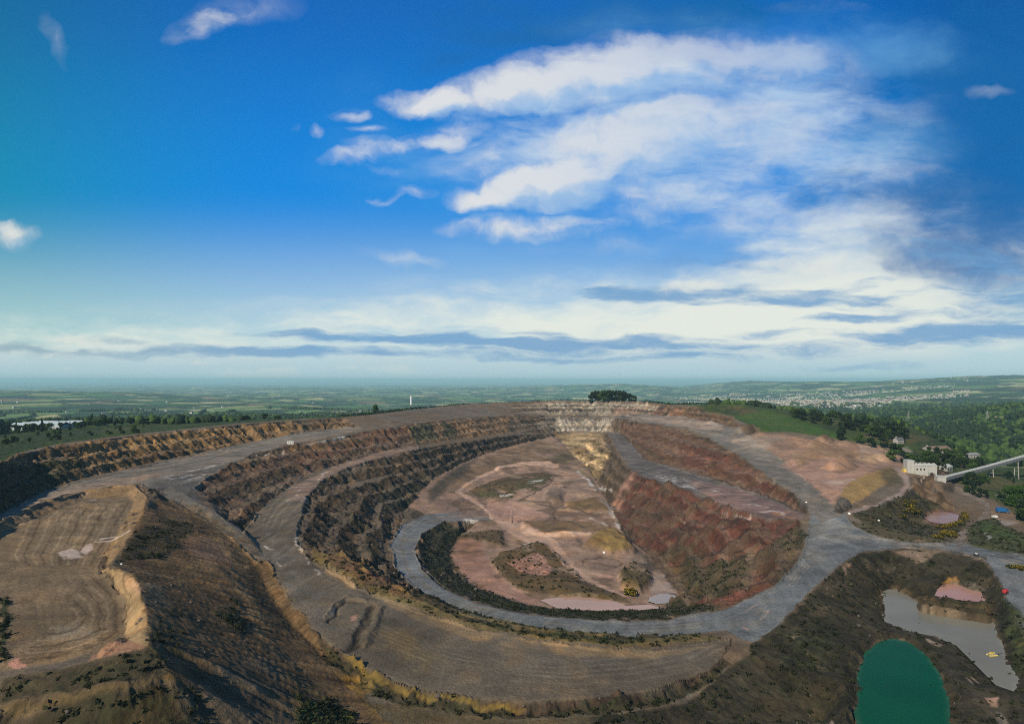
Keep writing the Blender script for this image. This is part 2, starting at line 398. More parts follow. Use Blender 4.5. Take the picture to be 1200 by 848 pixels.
# red slope
paint("745 555;800 573;900 608;938 612;930 640;900 690;850 712;800 702;760 650;722 608", red, .85, 4)
paint("760 640;800 640;850 650;900 640;935 640;920 672;850 712;800 706;770 670", (.075, .060, .038), .8, 14, breakup=.75)
paint("755 560;800 575;850 600;860 640;800 620;760 600", (.135, .060, .048), .6, 10, breakup=.6)
paint("800 660;840 650;880 665;850 705;805 700", dveg2, .8, 10, breakup=.65, veg=.5)
paint("724 612;740 620;768 660;774 672;742 660;730 640", (.022, .022, .020), .9, 3)
paint("935 612;945 628;930 650;905 640;925 620", (.05, .046, .035), .8, 4, veg=.4)
# upper right face
paint("725 494;760 497;800 504;860 531;945 594;935 596;860 569;790 548;755 537;728 506", (.135, .080, .062), .85, 3)
paint("800 520;850 535;910 570;930 590;860 560;800 545", red, .75, 6, breakup=.7)
paint("725 505;740 515;790 545;760 535", (.11, .085, .06), .7, 4)
# heap flank, near left
paint("172 582;235 592;300 640;380 760;460 850;100 860;0 860;0 795;108 775;150 763;172 753;170 713;155 671;128 662;156 622", (.115, .088, .060), .95, 3, rough=.5)
paint("160 622;200 606;228 614;215 640;186 655;142 655", (.046, .039, .026), .9, 4, breakup=.75, veg=.28)
paint("214 632;238 626;262 640;272 660;250 664;225 652", (.20, .150, .13), .85, 4, rough=.2)
paint("176 590;225 597;255 620;215 606;180 604", (.19, .140, .095), .6, 5, breakup=.6)
paint("160 672;172 713;176 753;190 790;205 740;190 690", (.095, .100, .095), .8, 6, breakup=.8)
paint("190 715;215 715;210 770;150 790;100 800;165 765", dveg2, .7, 8, veg=.25, breakup=.6)
paint("0 798;108 778;150 766;180 760;205 785;150 800;0 826", (.044, .038, .024), .85, 5, veg=.35)
paint("0 832;90 814;150 803;200 788;212 792;150 812;0 845", olive, .8, 3)
paint("0 850;100 822;220 800;260 870;0 880", (.032, .030, .018), .85, 8, veg=.3, breakup=.8)
paint("200 800;330 760;400 850;230 870", (.105, .100, .095), .7, 14, breakup=.8)
paint("250 706;272 700;292 735;290 745;270 735", dveg, .8, 4, veg=.8, breakup=.7)
paint("340 785;365 790;410 840;430 870;360 870;345 820", (.040, .075, .020), .9, 6, veg=1, breakup=.7)
for s, w in (("236 606;262 622;285 655;292 700;310 735", 5), ("255 632;274 660;280 690;296 722;322 770", 6)):
    paint(s, sand, .6, 3, width=w, breakup=.55)
paint("300 660;314 690;340 727;330 745;300 705;285 670", (.060, .048, .030), .8, 4)
paint("300 720;330 750;372 790;420 830;390 835;330 780", (.11, .082, .048), .6, 6, breakup=.6)
# --- lagoon on the heap
lag = "-330 790;-120 685;0 622;50 602;100 581;152 576;160 588;150 605;135 630;119 648;113 664;139 690;149 720;148 746;110 766;60 779;0 788;-330 850"
paint(lag, (.185, .142, .098), 1, 2, rough=.1)
paint("0 700;60 680;120 690;140 730;100 765;20 770;0 750", (.155, .118, .080), .8, 18, breakup=.7)
paint("60 735;95 730;118 742;90 755;62 752", (.27, .235, .19), .85, 8, breakup=.9)
paint("-330 760;-120 665;0 610;40 592;100 574;158 568;174 582;170 600;157 622;142 644;130 660;119 650;134 630;148 605;157 587;150 579;100 584;50 604;0 626;-330 800", (.255, .178, .105), .85, 1.5, breakup=.9, rough=.2)
paint("122 665;140 668;155 671;171 713;173 753;160 760;148 745;149 720;140 690", (.34, .245, .145), 1, 2, rough=.12)
paint("150 671;163 690;157 700;145 682", (.40, .25, .16), .8, 3)
paint("108 775;148 762;172 754;150 750;112 765", (.33, .19, .13), .9, 3)
paint("10 773;20 770;28 778;24 784;12 785", (.40, .22, .20), .9, 1.5)
paint("0 700;10 700;8 740;4 775;-4 770", dveg, .9, 3, veg=.7)
for k in range(1, 11):
    o_ = k * 11.5
    paint(f"{160 - o_} {589 + k * 1.2};{151 - o_} 606;{137 - o_ * .95} 630;{121 - o_ * .9} 650;{116 - o_ * .8} 662", (.085, .062, .040) if k % 2 else (.29, .23, .16), .8, 1.2, width=2.6, warp=.35)
for k in range(1, 7):
    s_ = 1 - k * .125
    paint(";".join(f"{72 + (u_ - 72) * s_:.1f} {722 + (v_ - 722) * s_:.1f}" for u_, v_ in ((112, 668), (137, 692), (147, 722), (146, 745), (110, 764), (60, 777), (15, 780))), (.085, .062, .040) if k % 2 else (.28, .22, .155), .75, 1.4, width=3.0, warp=.5)
for k in range(10):                                    # wheel and rake tracks left on the dried lagoon
    x0 = 70 + k * 8.5
    paint(f"{x0} 590;{x0 - 4 + k} 620;{x0 - 20 + k * 1.5} 652", (.27, .22, .16), .55, .8, width=1.3, warp=.3)
    x1 = 58 + k * 9
    paint(f"{x1 - 20} 780;{x1 - 14 + k} 735;{x1 + k * 1.5 - 18} 700;{x1 - 30} 672", (.105, .080, .055), .4, 1, width=1.3, warp=.4)
paint("144 648;146 690;150 722;147 748", (.075, .056, .036), .8, 1, width=1.6)
paint("70 652;72 644;82 641;92 645;92 652;82 655", palep, .9, 2, wet=.5, breakup=.85, warp=1.5); paint("94 648;100 640;110 637;112 643;100 650", palep, .85, 1.5, wet=.5, breakup=.8)
for s in ("112 635;130 634;145 628;153 622", "118 632;138 628;148 624", "70 648;75 655", "18 615;26 614"):
    paint(s, (.6, .52, .5), .9, .8, width=1.5, wet=.5, warp=.5)
paint("100 586;115 583;112 588", (.42, .37, .36), .7, 2, breakup=.6)
# --- floors and haul roads
upfl = "-60 650;0 604;50 578;92 564;140 552;200 539;250 529;300 518;350 508;410 500;428 502;405 509;345 520;300 531;262 548;228 571;235 590;270 611;300 633;316 654;300 660;270 630;225 597;190 578;165 568;100 573;40 592;0 612;-60 660"
W_road = paint(upfl, (.190, .172, .160), 1, 1.5, rough=.12)
W_road = np.maximum(W_road, paint("172 566;215 555;270 545;240 560;228 572;236 590;272 611;318 650;318 662;296 650;250 615;205 590", (.112, .108, .108), .9, 3, rough=.1))
paint("190 545;260 528;340 508;405 500;420 503;340 516;270 536;200 556", (.170, .162, .160), .8, 4, rough=.1)
paint("0 606;60 581;100 568;165 557;200 552;160 566;100 573;40 591;0 611", (.27, .205, .17), .75, 3)
paint("185 558;230 548;266 541;255 552;225 564;212 566", (.30, .28, .27), .6, 4, wet=.6, breakup=.5, bn=NA3)
for s in ("195 557;240 549;262 543", "215 563;238 557;252 550", "200 562;225 556", "355 521;385 515;402 511", "300 534;322 528;318 526", "325 532;335 528"):
    paint(s, (.55, .55, .57), .85, 1.0, width=1.8, wet=.9, breakup=.7, bn=NA3)  # puddle streaks, their sky sheen put into the pale colour
paint("262 549;300 532;340 522;400 515;440 507;440 512;390 524;340 531;300 545", (.19, .135, .085), .6, 3, breakup=.6)
rd2 = "490 521;440 531;400 543;370 553;345 567;320 584;300 602;289 622;310 650;322 680;345 715;375 745;395 762;430 785;480 805;540 817;620 822;700 817;780 805;830 785;852 765;858 748;830 752;780 761;700 761;620 751;550 736;490 717;440 699;400 679;367 657;352 642;347 625;354 605;362 580;374 565;400 551;440 538;490 526"
W2 = paint(rd2, (.135, .116, .096), 1, 1.5, rough=.10); W_road = np.maximum(W_road, W2)
paint("490 522;440 531;400 543;350 566;330 580;355 590;374 565;400 551;440 538;490 526", (.24, .175, .155), .85, 3)
paint("340 600;350 640;372 668;430 705;490 735;560 760;640 780;760 785;840 762;835 753;700 764;620 754;545 737;480 715;400 681;365 658", (.132, .118, .104), .7, 5)
paint("425 720;500 735;560 760;600 790;560 805;480 795;430 770;415 745", (.100, .088, .070), .8, 10, breakup=.7)
paint("440 740;470 740;520 770;500 780;460 765", (.17, .125, .055), .6, 10, breakup=.7)
paint("310 640;340 640;390 690;420 730;380 740;335 700", (.155, .150, .146), .6, 10, breakup=.6)
paint("346 618;350 640;360 655;375 675", (.40, .36, .35), .8, 1, width=3, breakup=.7, bn=NA3, wet=.5)
for s in ("335 588;348 582;352 574", "352 586;365 582", "372 562;385 550", "310 640;325 644", "322 656;328 664"):
    paint(s, (.55, .52, .51), .8, 1, width=2.5, breakup=.65, bn=NA3, wet=.6)  # puddles with the sky's reflection painted in as pale colour
paint("478 763;520 790;560 798;600 797", (.30, .26, .24), .5, 4, width=8, breakup=.35)
rd3 = "600 597;560 597;500 603;470 615;457 640;465 668;490 692;540 718;600 735;680 745;760 745;820 741;852 737;868 748;885 752;910 733;930 713;950 693;980 665;1010 647;1060 641;1110 646;1150 654;1164 668;1176 690;1188 722;1220 780;1290 780;1290 700;1200 652;1160 641;1120 638;1070 637;1030 631;1000 617;990 600;966 590;950 595;948 612;942 650;925 672;900 692;870 706;840 717;780 727;700 728;620 721;560 708;520 691;495 669;485 646;495 625;520 611;560 609;600 612"
W3 = paint(rd3, road_b, 1, 1.3, rough=.05, warp=.5); W_road = np.maximum(W_road, W3)
paint("930 680;960 640;1000 630;1060 640;1100 641;1000 628;970 600;950 630", (.220, .232, .258), .85, 8)
paint("485 700;560 730;640 742;740 744;820 740;860 728;780 733;640 730;540 705", (.140, .162, .185), .7, 5)
paint("500 606;560 602;600 605;620 612;600 612;560 607;520 610", (.21, .18, .17), .6, 3)
for s in ("870 716;880 712;888 708", "872 734;880 736", "890 724;900 715"):
    paint(s, (.45, .33, .30), .7, 1, width=2.5, breakup=.8)
rdu = "718 488;745 486;800 488;835 495;862 502;880 512;905 530;930 548;955 570;978 590;992 600;966 612;946 601;945 594;930 578;900 558;880 545;860 530;830 512;800 502;760 495"
W4 = paint(rdu, (.165, .158, .16), 1, 1.3, rough=.08); W_road = np.maximum(W_road, W4)
paint("735 488;800 489;840 496;850 503;820 503;770 494;740 492", (.33, .27, .25), .8, 3)
rdb = "712 506;725 507;740 520;755 538;790 549;820 557;860 570;900 583;938 597;942 610;900 608;860 598;830 584;800 573;760 563;738 551;725 530"
W5 = paint(rdb, (.130, .122, .128), 1, 1.3, rough=.1); W_road = np.maximum(W_road, W5)
paint("800 560;860 572;938 600;940 609;900 607;840 590", (.22, .145, .145), .8, 4)
paint("770 553;810 562;820 575;790 568;765 560", (.42, .42, .45), .7, 3, wet=.8, breakup=.5, bn=NA3)  # puddle on the bench road, sky sheen painted pale
for s in ("880 590;900 594", "832 574;842 576", "840 596;870 607;878 604", "885 600;905 598;920 602"):
    paint(s, (.5, .45, .46), .8, 1, width=2.5, wet=.7, breakup=.6, bn=NA3)  # pale colour carries the sky sheen of these puddle streaks
paint("905 600;918 604;930 606", orange, .8, 1, width=2.5); paint("788 607;800 612", (.5, .4, .36), .8, 1, width=2)
def ruts(s, offs, wd, slope_=.35):
    for i_, o_ in enumerate(offs):
        t = ";".join(f"{float(q_.split()[0]) + o_ * slope_:.1f} {float(q_.split()[1]) + o_:.1f}" for q_ in s.split(';'))
        paint(t, (.085, .082, .078) if i_ % 2 else (.215, .20, .185), .55, .8, width=wd, warp=.3, breakup=.62)
ruts("560 604;500 607;475 625;470 645;478 668;505 693;550 713;610 727;690 736;770 735;840 729;890 712;930 682;955 650;985 628;1030 637;1100 640;1160 648;1200 660", (-5, -3, -1, 1, 3.5, 5.5), 1.3)
ruts("470 524;400 548;352 572;325 598;312 620;330 655;352 685;390 715;440 742;500 765;580 783;660 790;740 785;810 772;850 752", (-14, -11, -8, -5, -2, 1, 4, 8, 12, 16), 1.6, .6)
ruts("0 600;80 568;160 553;240 537;320 516;400 503", (-4, -2.5, 0, 2, 4), 1.2)
ruts("200 562;250 595;300 636;330 680;370 725", (-3, -1, 1.5, 4), 1.3)
ruts("730 491;800 494;850 508;900 535;940 568;975 602", (-2, 0, 2), 1.2); ruts("720 510;732 528;748 548;790 561;850 577;910 596", (-2, 0, 2.5), 1.2)
# berm between the two lower roads
paint("367 643;410 659;455 684;505 704;560 721;640 737;740 746;815 742;845 744;848 748;820 752;740 758;640 750;560 737;500 717;440 697;390 672;365 655", (.165, .130, .060), .9, 2, veg=.25, rough=.5)
paint("380 650;420 662;480 690;500 705;470 700;420 680;385 662", (.105, .062, .048), .8, 3)
paint("420 655;480 690;530 712;510 712;470 695;420 668", (.23, .16, .07), .7, 3, breakup=.6)
paint("560 728;620 738;700 748;800 747;810 750;720 755;640 748;580 738", (.052, .058, .024), .85, 2, veg=.7, breakup=.75)
paint("430 692;480 711;560 739;640 754;740 764;830 757;850 748;840 757;760 772;660 768;560 752;480 722", (.27, .20, .125), .7, 3, breakup=.7)
paint("385 665;420 685;412 690;380 672", (.30, .22, .15), .8, 2)
paint("490 693;540 719;600 736;680 746;760 746;820 743;760 748;680 750;600 741;540 725;480 698", (.030, .028, .022), .8, 1.2)
# ravine and foot of the slopes
paint("375 748;395 770;430 795;480 815;540 826;620 831;700 826;780 814;825 793;850 772;856 778;825 803;780 826;700 837;620 842;540 838;470 827;420 806;380 770", (.035, .032, .022), .85, 2, veg=.4)
paint("398 765;430 787;480 807;560 821;640 825;600 829;540 824;470 812;425 796", (.21, .155, .045), .85, 2, breakup=.85, veg=.2)
paint("395 790;430 800;440 812;420 815", (.27, .19, .06), .8, 3, breakup=.7)
paint("420 815;500 832;600 842;700 838;690 870;440 870", (.10, .082, .046), .9, 6, breakup=.8)
paint("700 836;800 826;856 780;900 752;960 690;1000 700;1000 870;690 870", (.036, .033, .023), .95, 5, veg=.15, rough=.6)
paint("600 845;700 838;780 826;830 802;853 782", (.15, .14, .12), .7, 1.2, width=2.5, breakup=.7)
paint("386 726;397 713;408 703.5;425 705", (.055, .045, .036), .9, 1.5, width=4, rough=.3)  # dark side of a small ridge, its shadow painted into the colour
paint("437 711;424 735;412 754;402 762", (.05, .042, .034), .9, 2, width=10, rough=.4)  # shadowed side of the second ridge, also painted dark
paint("412 722;418 718;419 725;413 727", (.42, .25, .2), .8, 1.5)
# --- right hand ponds and their banks
paint("980 666;1010 648;1060 643;1110 648;1150 656;1166 670;1176 692;1188 724;1215 780;1215 870;980 870;900 800;880 757;930 716", (.034, .030, .021), .95, 3, veg=.18, rough=.6)
paint("895 770;960 700;1005 655;1020 660;980 700;930 770", (.075, .062, .048), .7, 5, breakup=.6)
paint("930 740;980 740;960 780;910 800", dveg, .6, 14, veg=.7, breakup=.7)
paint("1048 646;1100 646;1092 652;1075 660;1066 654", (.22, .165, .135), .85, 3, breakup=.75)
paint("985 662;996 664;990 672", (.26, .19, .16), .8, 3); paint("928 746;936 744;930 750", (.3, .24, .18), .8, 2)
paint("1028 690;1048 684;1080 697;1105 709;1165 718;1172 745;1197 797;1186 806;1172 772;1163 724;1105 716;1062 698;1047 691;1036 697;1036 720;1030 715", (.090, .064, .036), .85, 1.5)
paint("1104 684;1108 679;1118 678;1124 683;1120 686", (.36, .19, .06), .95, 1.5); paint("1124 680;1150 684;1160 692;1150 694;1138 690", (.10, .095, .085), .8, 2)
paint("1085 706;1130 709;1165 713;1160 717;1100 711", (.085, .068, .04), .7, 1.5)
paint("1090 758;1150 810;1190 830;1160 840;1120 800;1085 765", (.065, .058, .048), .7, 5, breakup=.7)
paint("1080 748;1092 752;1104 757;1100 759;1085 753", (.36, .30, .26), .8, 1, breakup=.8)
for s in ("1132 793;1140 800", "1137 792;1146 799"): paint(s, (.4, .32, .29), .8, .6, width=1.6, warp=.2)
paint("1156 816;1170 814;1168 828;1160 826", (.38, .26, .22), .8, 2); paint("1168 832;1172 850;1185 850;1175 835", (.25, .22, .2), .7, 2)
paint("1180 700;1200 720;1215 780;1195 790;1178 730", (.040, .055, .022), .7, 3, veg=.8)
# --- pink yard upper right with its tips
paint("890 506;920 510;960 517;1010 524;1050 534;1068 548;1058 560;1050 551;1020 555;1000 563;986 577;978 592;955 570;930 548;905 530;880 512", (.27, .185, .150), 1, 3, rough=.25)
paint("915 545;960 530;1000 545;1035 545;1010 556;990 572;975 590;950 565", (.36, .235, .20), .9, 4)
paint("925 535;960 520;1005 528;1000 536;965 535;935 548", (.24, .165, .115), .8, 3)
paint("985 537;1000 540;1008 548;985 556;975 553", (.23, .155, .125), .8, 2)
paint("1000 528;1030 530;1040 540;1020 545;1003 538", (.35, .25, .19), .8, 3)
paint("1005 520;1035 526;1030 532;1008 530", (.40, .30, .27), .8, 2); paint("960 565;1000 560;1010 562;980 568", (.5, .42, .40), .6, 1.5, breakup=.6)
paint("850 515;880 510;905 517;900 525;870 524", (.33, .28, .26), .7, 3); paint("880 508;920 512;915 518;895 516", (.24, .2, .18), .7, 2)
paint("985 577;1000 562;1020 554;1042 548;1052 552;1040 566;1010 584;996 592", (.29, .205, .095), .95, 2)
paint("1030 550;1045 548;1058 556;1056 566;1040 572", (.10, .085, .05), .7, 3)
paint("996 600;1030 591;1052 580;1063 570;1061 558;1052 549", (.30, .235, .225), .95, 1, width=7, wet=.3, rough=.05)
paint("1066 581;1068 572;1076 565;1083 560", (.45, .40, .39), .9, .8, width=2.5)
paint("1068 560;1100 565;1120 590;1090 596;1070 580", (.155, .110, .075), .8, 3)
paint("1000 603;1050 583;1075 578;1110 592;1085 600;1080 612;1110 618;1135 612;1120 630;1080 632;1030 626", (.060, .052, .035), .95, 3, veg=.45, rough=.5)
paint("1000 610;1040 622;1090 630;1120 632;1118 637;1070 635;1030 629;1000 616", (.085, .075, .045), .9, 1.5, veg=.2)
paint("1060 631;1085 632;1080 634", (.30, .18, .13), .7, 1)
paint("982 588;990 582;996 594;986 602;980 598", (.045, .040, .035), .95, 1.5)
paint("1060 618;1110 624;1100 628;1050 622", (.11, .095, .085), .6, 2)
paint("1080 600;1096 596;1116 597;1127 604;1124 612;1105 615;1088 613", (.13, .060, .045), .9, 1.2)
# right: road to the plant, car park, grass
W6 = paint("1127 638;1126 628;1145 614;1158 600;1157 591;1142 581;1122 573", (.195, .17, .165), 1, 1.2, width=8, rough=.05)
paint("1115 572;1095 568;1105 560;1130 566", (.16, .13, .12), .9, 2)
paint("1158 598;1166 590;1190 600;1195 612;1170 612", (.20, .145, .115), .9, 2); paint("1166 608;1195 612;1180 616", (.3, .28, .28), .7, 1.5)
paint("1136 616;1160 606;1200 625;1300 650;1300 690;1200 650;1140 640;1132 630", (.060, .070, .030), .95, 2, veg=.4)
paint("1150 610;1180 620;1200 632;1190 636;1150 622", (.055, .095, .025), .8, 3, veg=.3)
paint("1152 625;1165 630;1160 632", (.4, .4, .42), .7, 1, wet=.8)
# --- pit floor
fl = "655 512;668 530;690 548;700 565;712 585;722 610;735 630;760 650;775 672;790 690;800 703;770 713;700 716;640 713;600 702;560 690;532 668;528 645;545 622;560 612;600 612;600 597;560 597;500 602;478 594;505 562;530 548;560 534;600 522;645 511"
paint(fl, (.275, .195, .165), 1, 2, rough=.12)
paint("545 575;600 556;640 545;690 560;700 585;650 600;600 612;540 600;520 580", (.315, .225, .195), .8, 5)
paint("640 512;668 530;690 550;660 545;600 545;560 560;520 580;500 575;560 540", (.185, .130, .088), .85, 4, breakup=.8)
paint("500 575;530 550;560 536;545 555;520 575;505 590", (.06, .058, .05), .85, 5)
paint("510 585;560 580;600 600;590 610;550 606;510 598", (.19, .135, .125), .8, 4, breakup=.7)
paint("545 577;575 565;603 557;640 553;652 557;630 574;600 582;581 585;560 584", (.100, .074, .042), .95, 3, veg=.15, breakup=.8)
paint("550 580;600 575;628 560;648 558;628 575;600 583;570 585", (.072, .085, .035), .8, 2, breakup=.6)
paint("640 535;668 530;672 540;650 545", (.062, .070, .032), .7, 3, breakup=.7)
paint("650 540;688 548;694 562;700 576;690 560;670 550;655 552", (.17, .155, .085), .6, 3, breakup=.6)
paint("571 589;603 586;645 605;640 609;584 611;574 600", (.36, .235, .205), .95, 1.5)
paint("655 565;690 560;705 580;690 582;660 578", (.17, .14, .13), .7, 4, breakup=.7); paint("640 575;660 572;656 590;640 588", (.13, .11, .10), .7, 3)
paint("660 590;700 584;714 592;716 600;690 600;665 597", (.15, .105, .05), .85, 2); paint("700 585;712 588;718 600;724 612;712 600", (.30, .27, .26), .7, 2)
paint("610 612;650 610;720 615;700 628;640 628;612 622", (.165, .115, .062), .8, 3, breakup=.8)
paint("525 632;560 632;570 655;600 690;640 700;620 708;580 698;545 680;530 655", (.30, .185, .16), .95, 3)
paint("530 635;560 634;568 652;545 656", (.26, .15, .11), .7, 3)
paint("517 632;530 626;590 622;590 640;560 632;535 634;530 650;545 680;535 672;520 645", (.085, .062, .036), .9, 2, veg=.2)
paint("576 660;587 649;629 636;641 638;683 681;722 698;712 704;613 693;594 681", (.105, .074, .040), .97, 1.5, veg=.2, rough=.4)
paint("595 663;629 650;651 671;635 677;608 673", (.37, .215, .19), .95, 2)
paint("600 690;690 695;735 698;740 706;690 700;620 698", (.095, .070, .034), .8, 2, breakup=.8)
paint("688 640;700 628;720 623;735 632;742 646;715 650", (.24, .17, .07), .95, 3, rough=.4)
paint("725 677;738 664;760 668;765 684;750 694;728 688", (.095, .075, .035), .95, 3, veg=.3)
paint("745 640;768 660;775 672;760 668;740 655", (.055, .055, .055), .85, 3)
paint("765 675;778 672;793 692;790 700;765 697;760 690", (.30, .255, .255), .85, 2, wet=.4, breakup=.85)
paint("600 606;625 622;652 634;668 656;684 672;710 686;735 698;728 698;700 690;672 676;655 658;640 640;612 634;595 622;580 615", (.345, .235, .205), .97, 1.5, rough=.03)
paint("640 628;690 626;692 634;655 637", (.30, .20, .175), .9, 2, rough=.05)
for s, w in (("600 617;579 609;571 599;560 588;537 576;560 559;589 549", 5), ("589 548;615 544;651 546", 8), ("540 577;560 590", 4)):
    paint(s, (.40, .28, .235), .9, 1, width=w, rough=.03)
paint("585 610;620 608;646 605;648 610;610 613", (.12, .11, .11), .7, .8)
for s, w in (("650 598;645 590;628 588;610 585;625 578;645 566;650 558", 2.2), ("628 590;670 597;700 604", 2), ("650 598;650 612", 2.5)):
    paint(s, (.085, .07, .06), .85, .7, width=w)
for s, w in (("678 553;690 565;698 575", 4), ("712 595;722 612;726 618", 4.5), ("690 606;712 618", 2), ("700 572;715 574", 4), ("620 567;635 565", 4), ("585 583;600 580", 3), ("614 638;622 637", 5), ("560 610;545 608", 3)):
    paint(s, (.52, .50, .50), .85, 1, width=w, wet=.8, breakup=.85, bn=NA3)  # pit floor puddles, reflected sky painted in as near white
ringp = ";".join(f"{704 + 22 * math.cos(a):.1f} {660.5 + 7.5 * math.sin(a):.1f}" for a in np.linspace(0, 6.3, 22))
paint(ringp, (.075, .06, .052), .75, .9, width=2.0, warp=1.2, breakup=.8)
paint("690 672;712 672;720 676;700 678", (.46, .29, .26), .9, 1.5)
_fl = mask(fl, 3)
_st = n2(17, 5, 91); _s2 = n2(30, 4, 92)
C = lerp(C, np.array((.085, .062, .045)), _fl * sstep(.12, .42, _st) * .6 * (1 - sstep(.1, .4, STEEP)))
C = lerp(C, np.array((.36, .27, .225)), _fl * sstep(.18, .5, _s2 - .3 * _st) * .5)
C = lerp(C, np.array((.075, .07, .068)), _fl * sstep(.74, .86, n2(40, 4, 93, ridged=True)) * .6)
paint("600 606;625 622;652 634;668 656;684 672;710 686;735 698;728 698;700 690;672 676;655 658;640 640;612 634;595 622;580 615", (.44, .315, .27), .8, 1.5, rough=.03)
for s, w in (("600 617;579 609;571 599;560 588;537 576;560 559;589 549", 4.5), ("589 548;615 544;651 546", 7), ("540 577;560 590", 4), ("640 628;690 627", 4), ("652 634;640 629;612 624", 4)):
    paint(s, (.50, .36, .305), .85, 1, width=w, rough=.03)
paint("571 589;603 586;645 605;640 609;584 611;574 600", (.40, .26, .225), .6, 1.5)
# slope from the lower road down to the pit pond
paint("520 611;500 625;490 645;500 668;522 690;560 706;620 719;700 726;780 725;840 714;800 705;770 714;700 717;640 714;600 703;560 691;532 669;528 645;545 622", (.034, .034, .026), .9, 1.2, veg=.5, rough=.4)
paint("488 640;497 664;520 686;515 690;492 668", (.09, .09, .09), .7, 1.2)
# boulder strings along berms
paint("448 600;446 630;450 665;455 680", (.22, .19, .18), .7, 1, width=2.2, breakup=.8)
paint("425 590;440 600;446 620", (.15, .13, .12), .6, 1, width=2)
paint("366 660;400 683;440 703", (.06, .05, .04), .5, 1.5, width=3)

for (mt_, cl_, sp_), poly, d_ in PONDS_BUILT:       # wet mud margins
    p_ = poly + ';' + ';'.join(poly.split(';')[:1])
    paint(p_, (.060, .046, .034), .8, 2, width=7, breakup=.62, wet=.25)
    paint(p_, (.20, .155, .115), .7, 1, width=3.2, breakup=.5)
# ------------------------------------------------------------------ beyond the pit
rim = px("-330 640;-80 573;0 543;25 530.5;60 522;110 514;165 507;220 501.5;300 493.5;370 488.5;420 486.5;460 481.5;500 476.5;550 471.5;600 469.5;650 468;700 468.3;745 468.8;780 472.8;810 476.8;835 479.8;855 487;875 496;890 504;920 509;960 515;1010 521;1040 527;1068 540;1100 550;1120 566;1136 570;1170 590;1200 612;1290 650;1290 900;-330 900")
rimw = [world(u, v, 50) for u, v in rim]
# plan outline of the workings
RIMD = dict()
rim_d = [47,49,49,49,48,47,47,46,45,44,44,43,42,40,38,36,36,36,38,40,42,47,52,56,61,65.5,70,74,77,82,88,90,93,92.5,92]
plan = [world(u, v, d)[:2] for (u, v), d in zip(rim, rim_d)] + [(420, 100), (-420, 60)]
def plan_dist(pts, x, y):
    n = len(pts); inside = np.zeros(x.shape, bool); d2 = np.full(x.shape, 1e14)
    for i in range(n):
        (x1, y1), (x2, y2) = pts[i], pts[(i + 1) % n]
        dx, dy = x2 - x1, y2 - y1
        t = np.clip(((x - x1) * dx + (y - y1) * dy) / (dx * dx + dy * dy + 1e-9), 0, 1)
        d2 = np.minimum(d2, (x - x1 - t * dx) ** 2 + (y - y1 - t * dy) ** 2)
        if dy: inside ^= ((y1 > y) != (y2 > y)) & (x < (y - y1) / dy * dx + x1)
    return np.where(inside, np.sqrt(d2), -np.sqrt(d2))
OUT = sstep(-1.5, 3.0, -plan_dist(plan, GX + 2.5 * NA3, GY + 2.5 * NA2) - 1.0)
wild = lerp(np.array((.024, .046, .012)), np.array((.050, .082, .020)), sstep(-.3, .3, NA2 + .6 * NA1))
wild = lerp(wild, np.array((.12, .095, .05)), sstep(.25, .5, n2(45, 3, 12)) * .6)
C = lerp(C, wild, OUT); VEG = VEG * (1 - OUT) + .5 * OUT; ROUGH = ROUGH * (1 - OUT) + .4 * OUT; WET = WET * (1 - OUT)
# brown bracken band on the green hill
hill = mask("835 474;872 476;905 486;945 505;960 514;930 508;900 498;870 490;845 480", 4, ymin=500, ymax=1000)
C = lerp(C, np.array((.115, .085, .045)), hill * OUT * .7 * sstep(-.2, .3, NA2 + .2))
hillg = mask("860 488;900 480;960 500;1000 516;960 516;920 510;890 503", 4, ymin=500, ymax=1000)
C = lerp(C, np.array((.050, .125, .018)), hillg * OUT * .75)
lp = mask("-20 525;60 505;120 500;118 512;60 520;20 530;-20 545", 3); C = lerp(C, np.array((.018, .045, .015)), lp * OUT * .8); VEG = np.maximum(VEG, lp * OUT * (sstep(-.3, .1, NA2) * .9))
# valley pale patches beyond the plant
for s, c, a in (("1055 525;1062 523;1070 530;1062 535", (.28, .25, .23), .9), ("1085 532;1100 528;1118 532;1108 538;1090 540", (.20, .165, .13), .9), ("1120 545;1140 540;1130 552", (.10, .09, .05), .8), ("1165 580;1195 572;1185 585", (.24, .24, .24), .8), ("1160 545;1200 530;1200 540;1170 550", (.055, .11, .03), .8), ("1000 522;1040 528;1060 536;1045 538", (.3, .22, .19), .6)):
    w = mask(s, 2, ymin=480, ymax=1500) * a; C = lerp(C, np.array(c), w)
FAR = OUT * sstep(880, 1150, np.hypot(GX, GY)) * (1 - sstep(0, 1, mask("830 473;900 479;1000 515;1000 525;880 505", 3, ymax=1000)))

C *= np.array((.97, .92, .79))
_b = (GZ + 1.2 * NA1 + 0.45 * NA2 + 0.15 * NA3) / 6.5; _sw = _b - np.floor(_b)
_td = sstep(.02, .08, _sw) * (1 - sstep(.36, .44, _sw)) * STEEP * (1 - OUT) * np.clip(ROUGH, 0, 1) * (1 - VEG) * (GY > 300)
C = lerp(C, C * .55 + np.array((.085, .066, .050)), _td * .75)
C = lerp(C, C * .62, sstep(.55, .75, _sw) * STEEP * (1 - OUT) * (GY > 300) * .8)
_h = mask("172 582;235 592;300 640;380 760;460 850;100 860;200 800;172 753;170 713;155 671;140 650;156 622", 4)
_m = n2(26, 4, 71); _m2 = n2(9, 4, 72)
C *= (1 + (.22 * _m + .16 * _m2) * (1 - OUT))[..., None]
C = lerp(C, C * np.array((1.12, 1.0, .84)), np.clip(_m2 * 1.5, 0, 1) * (1 - OUT))
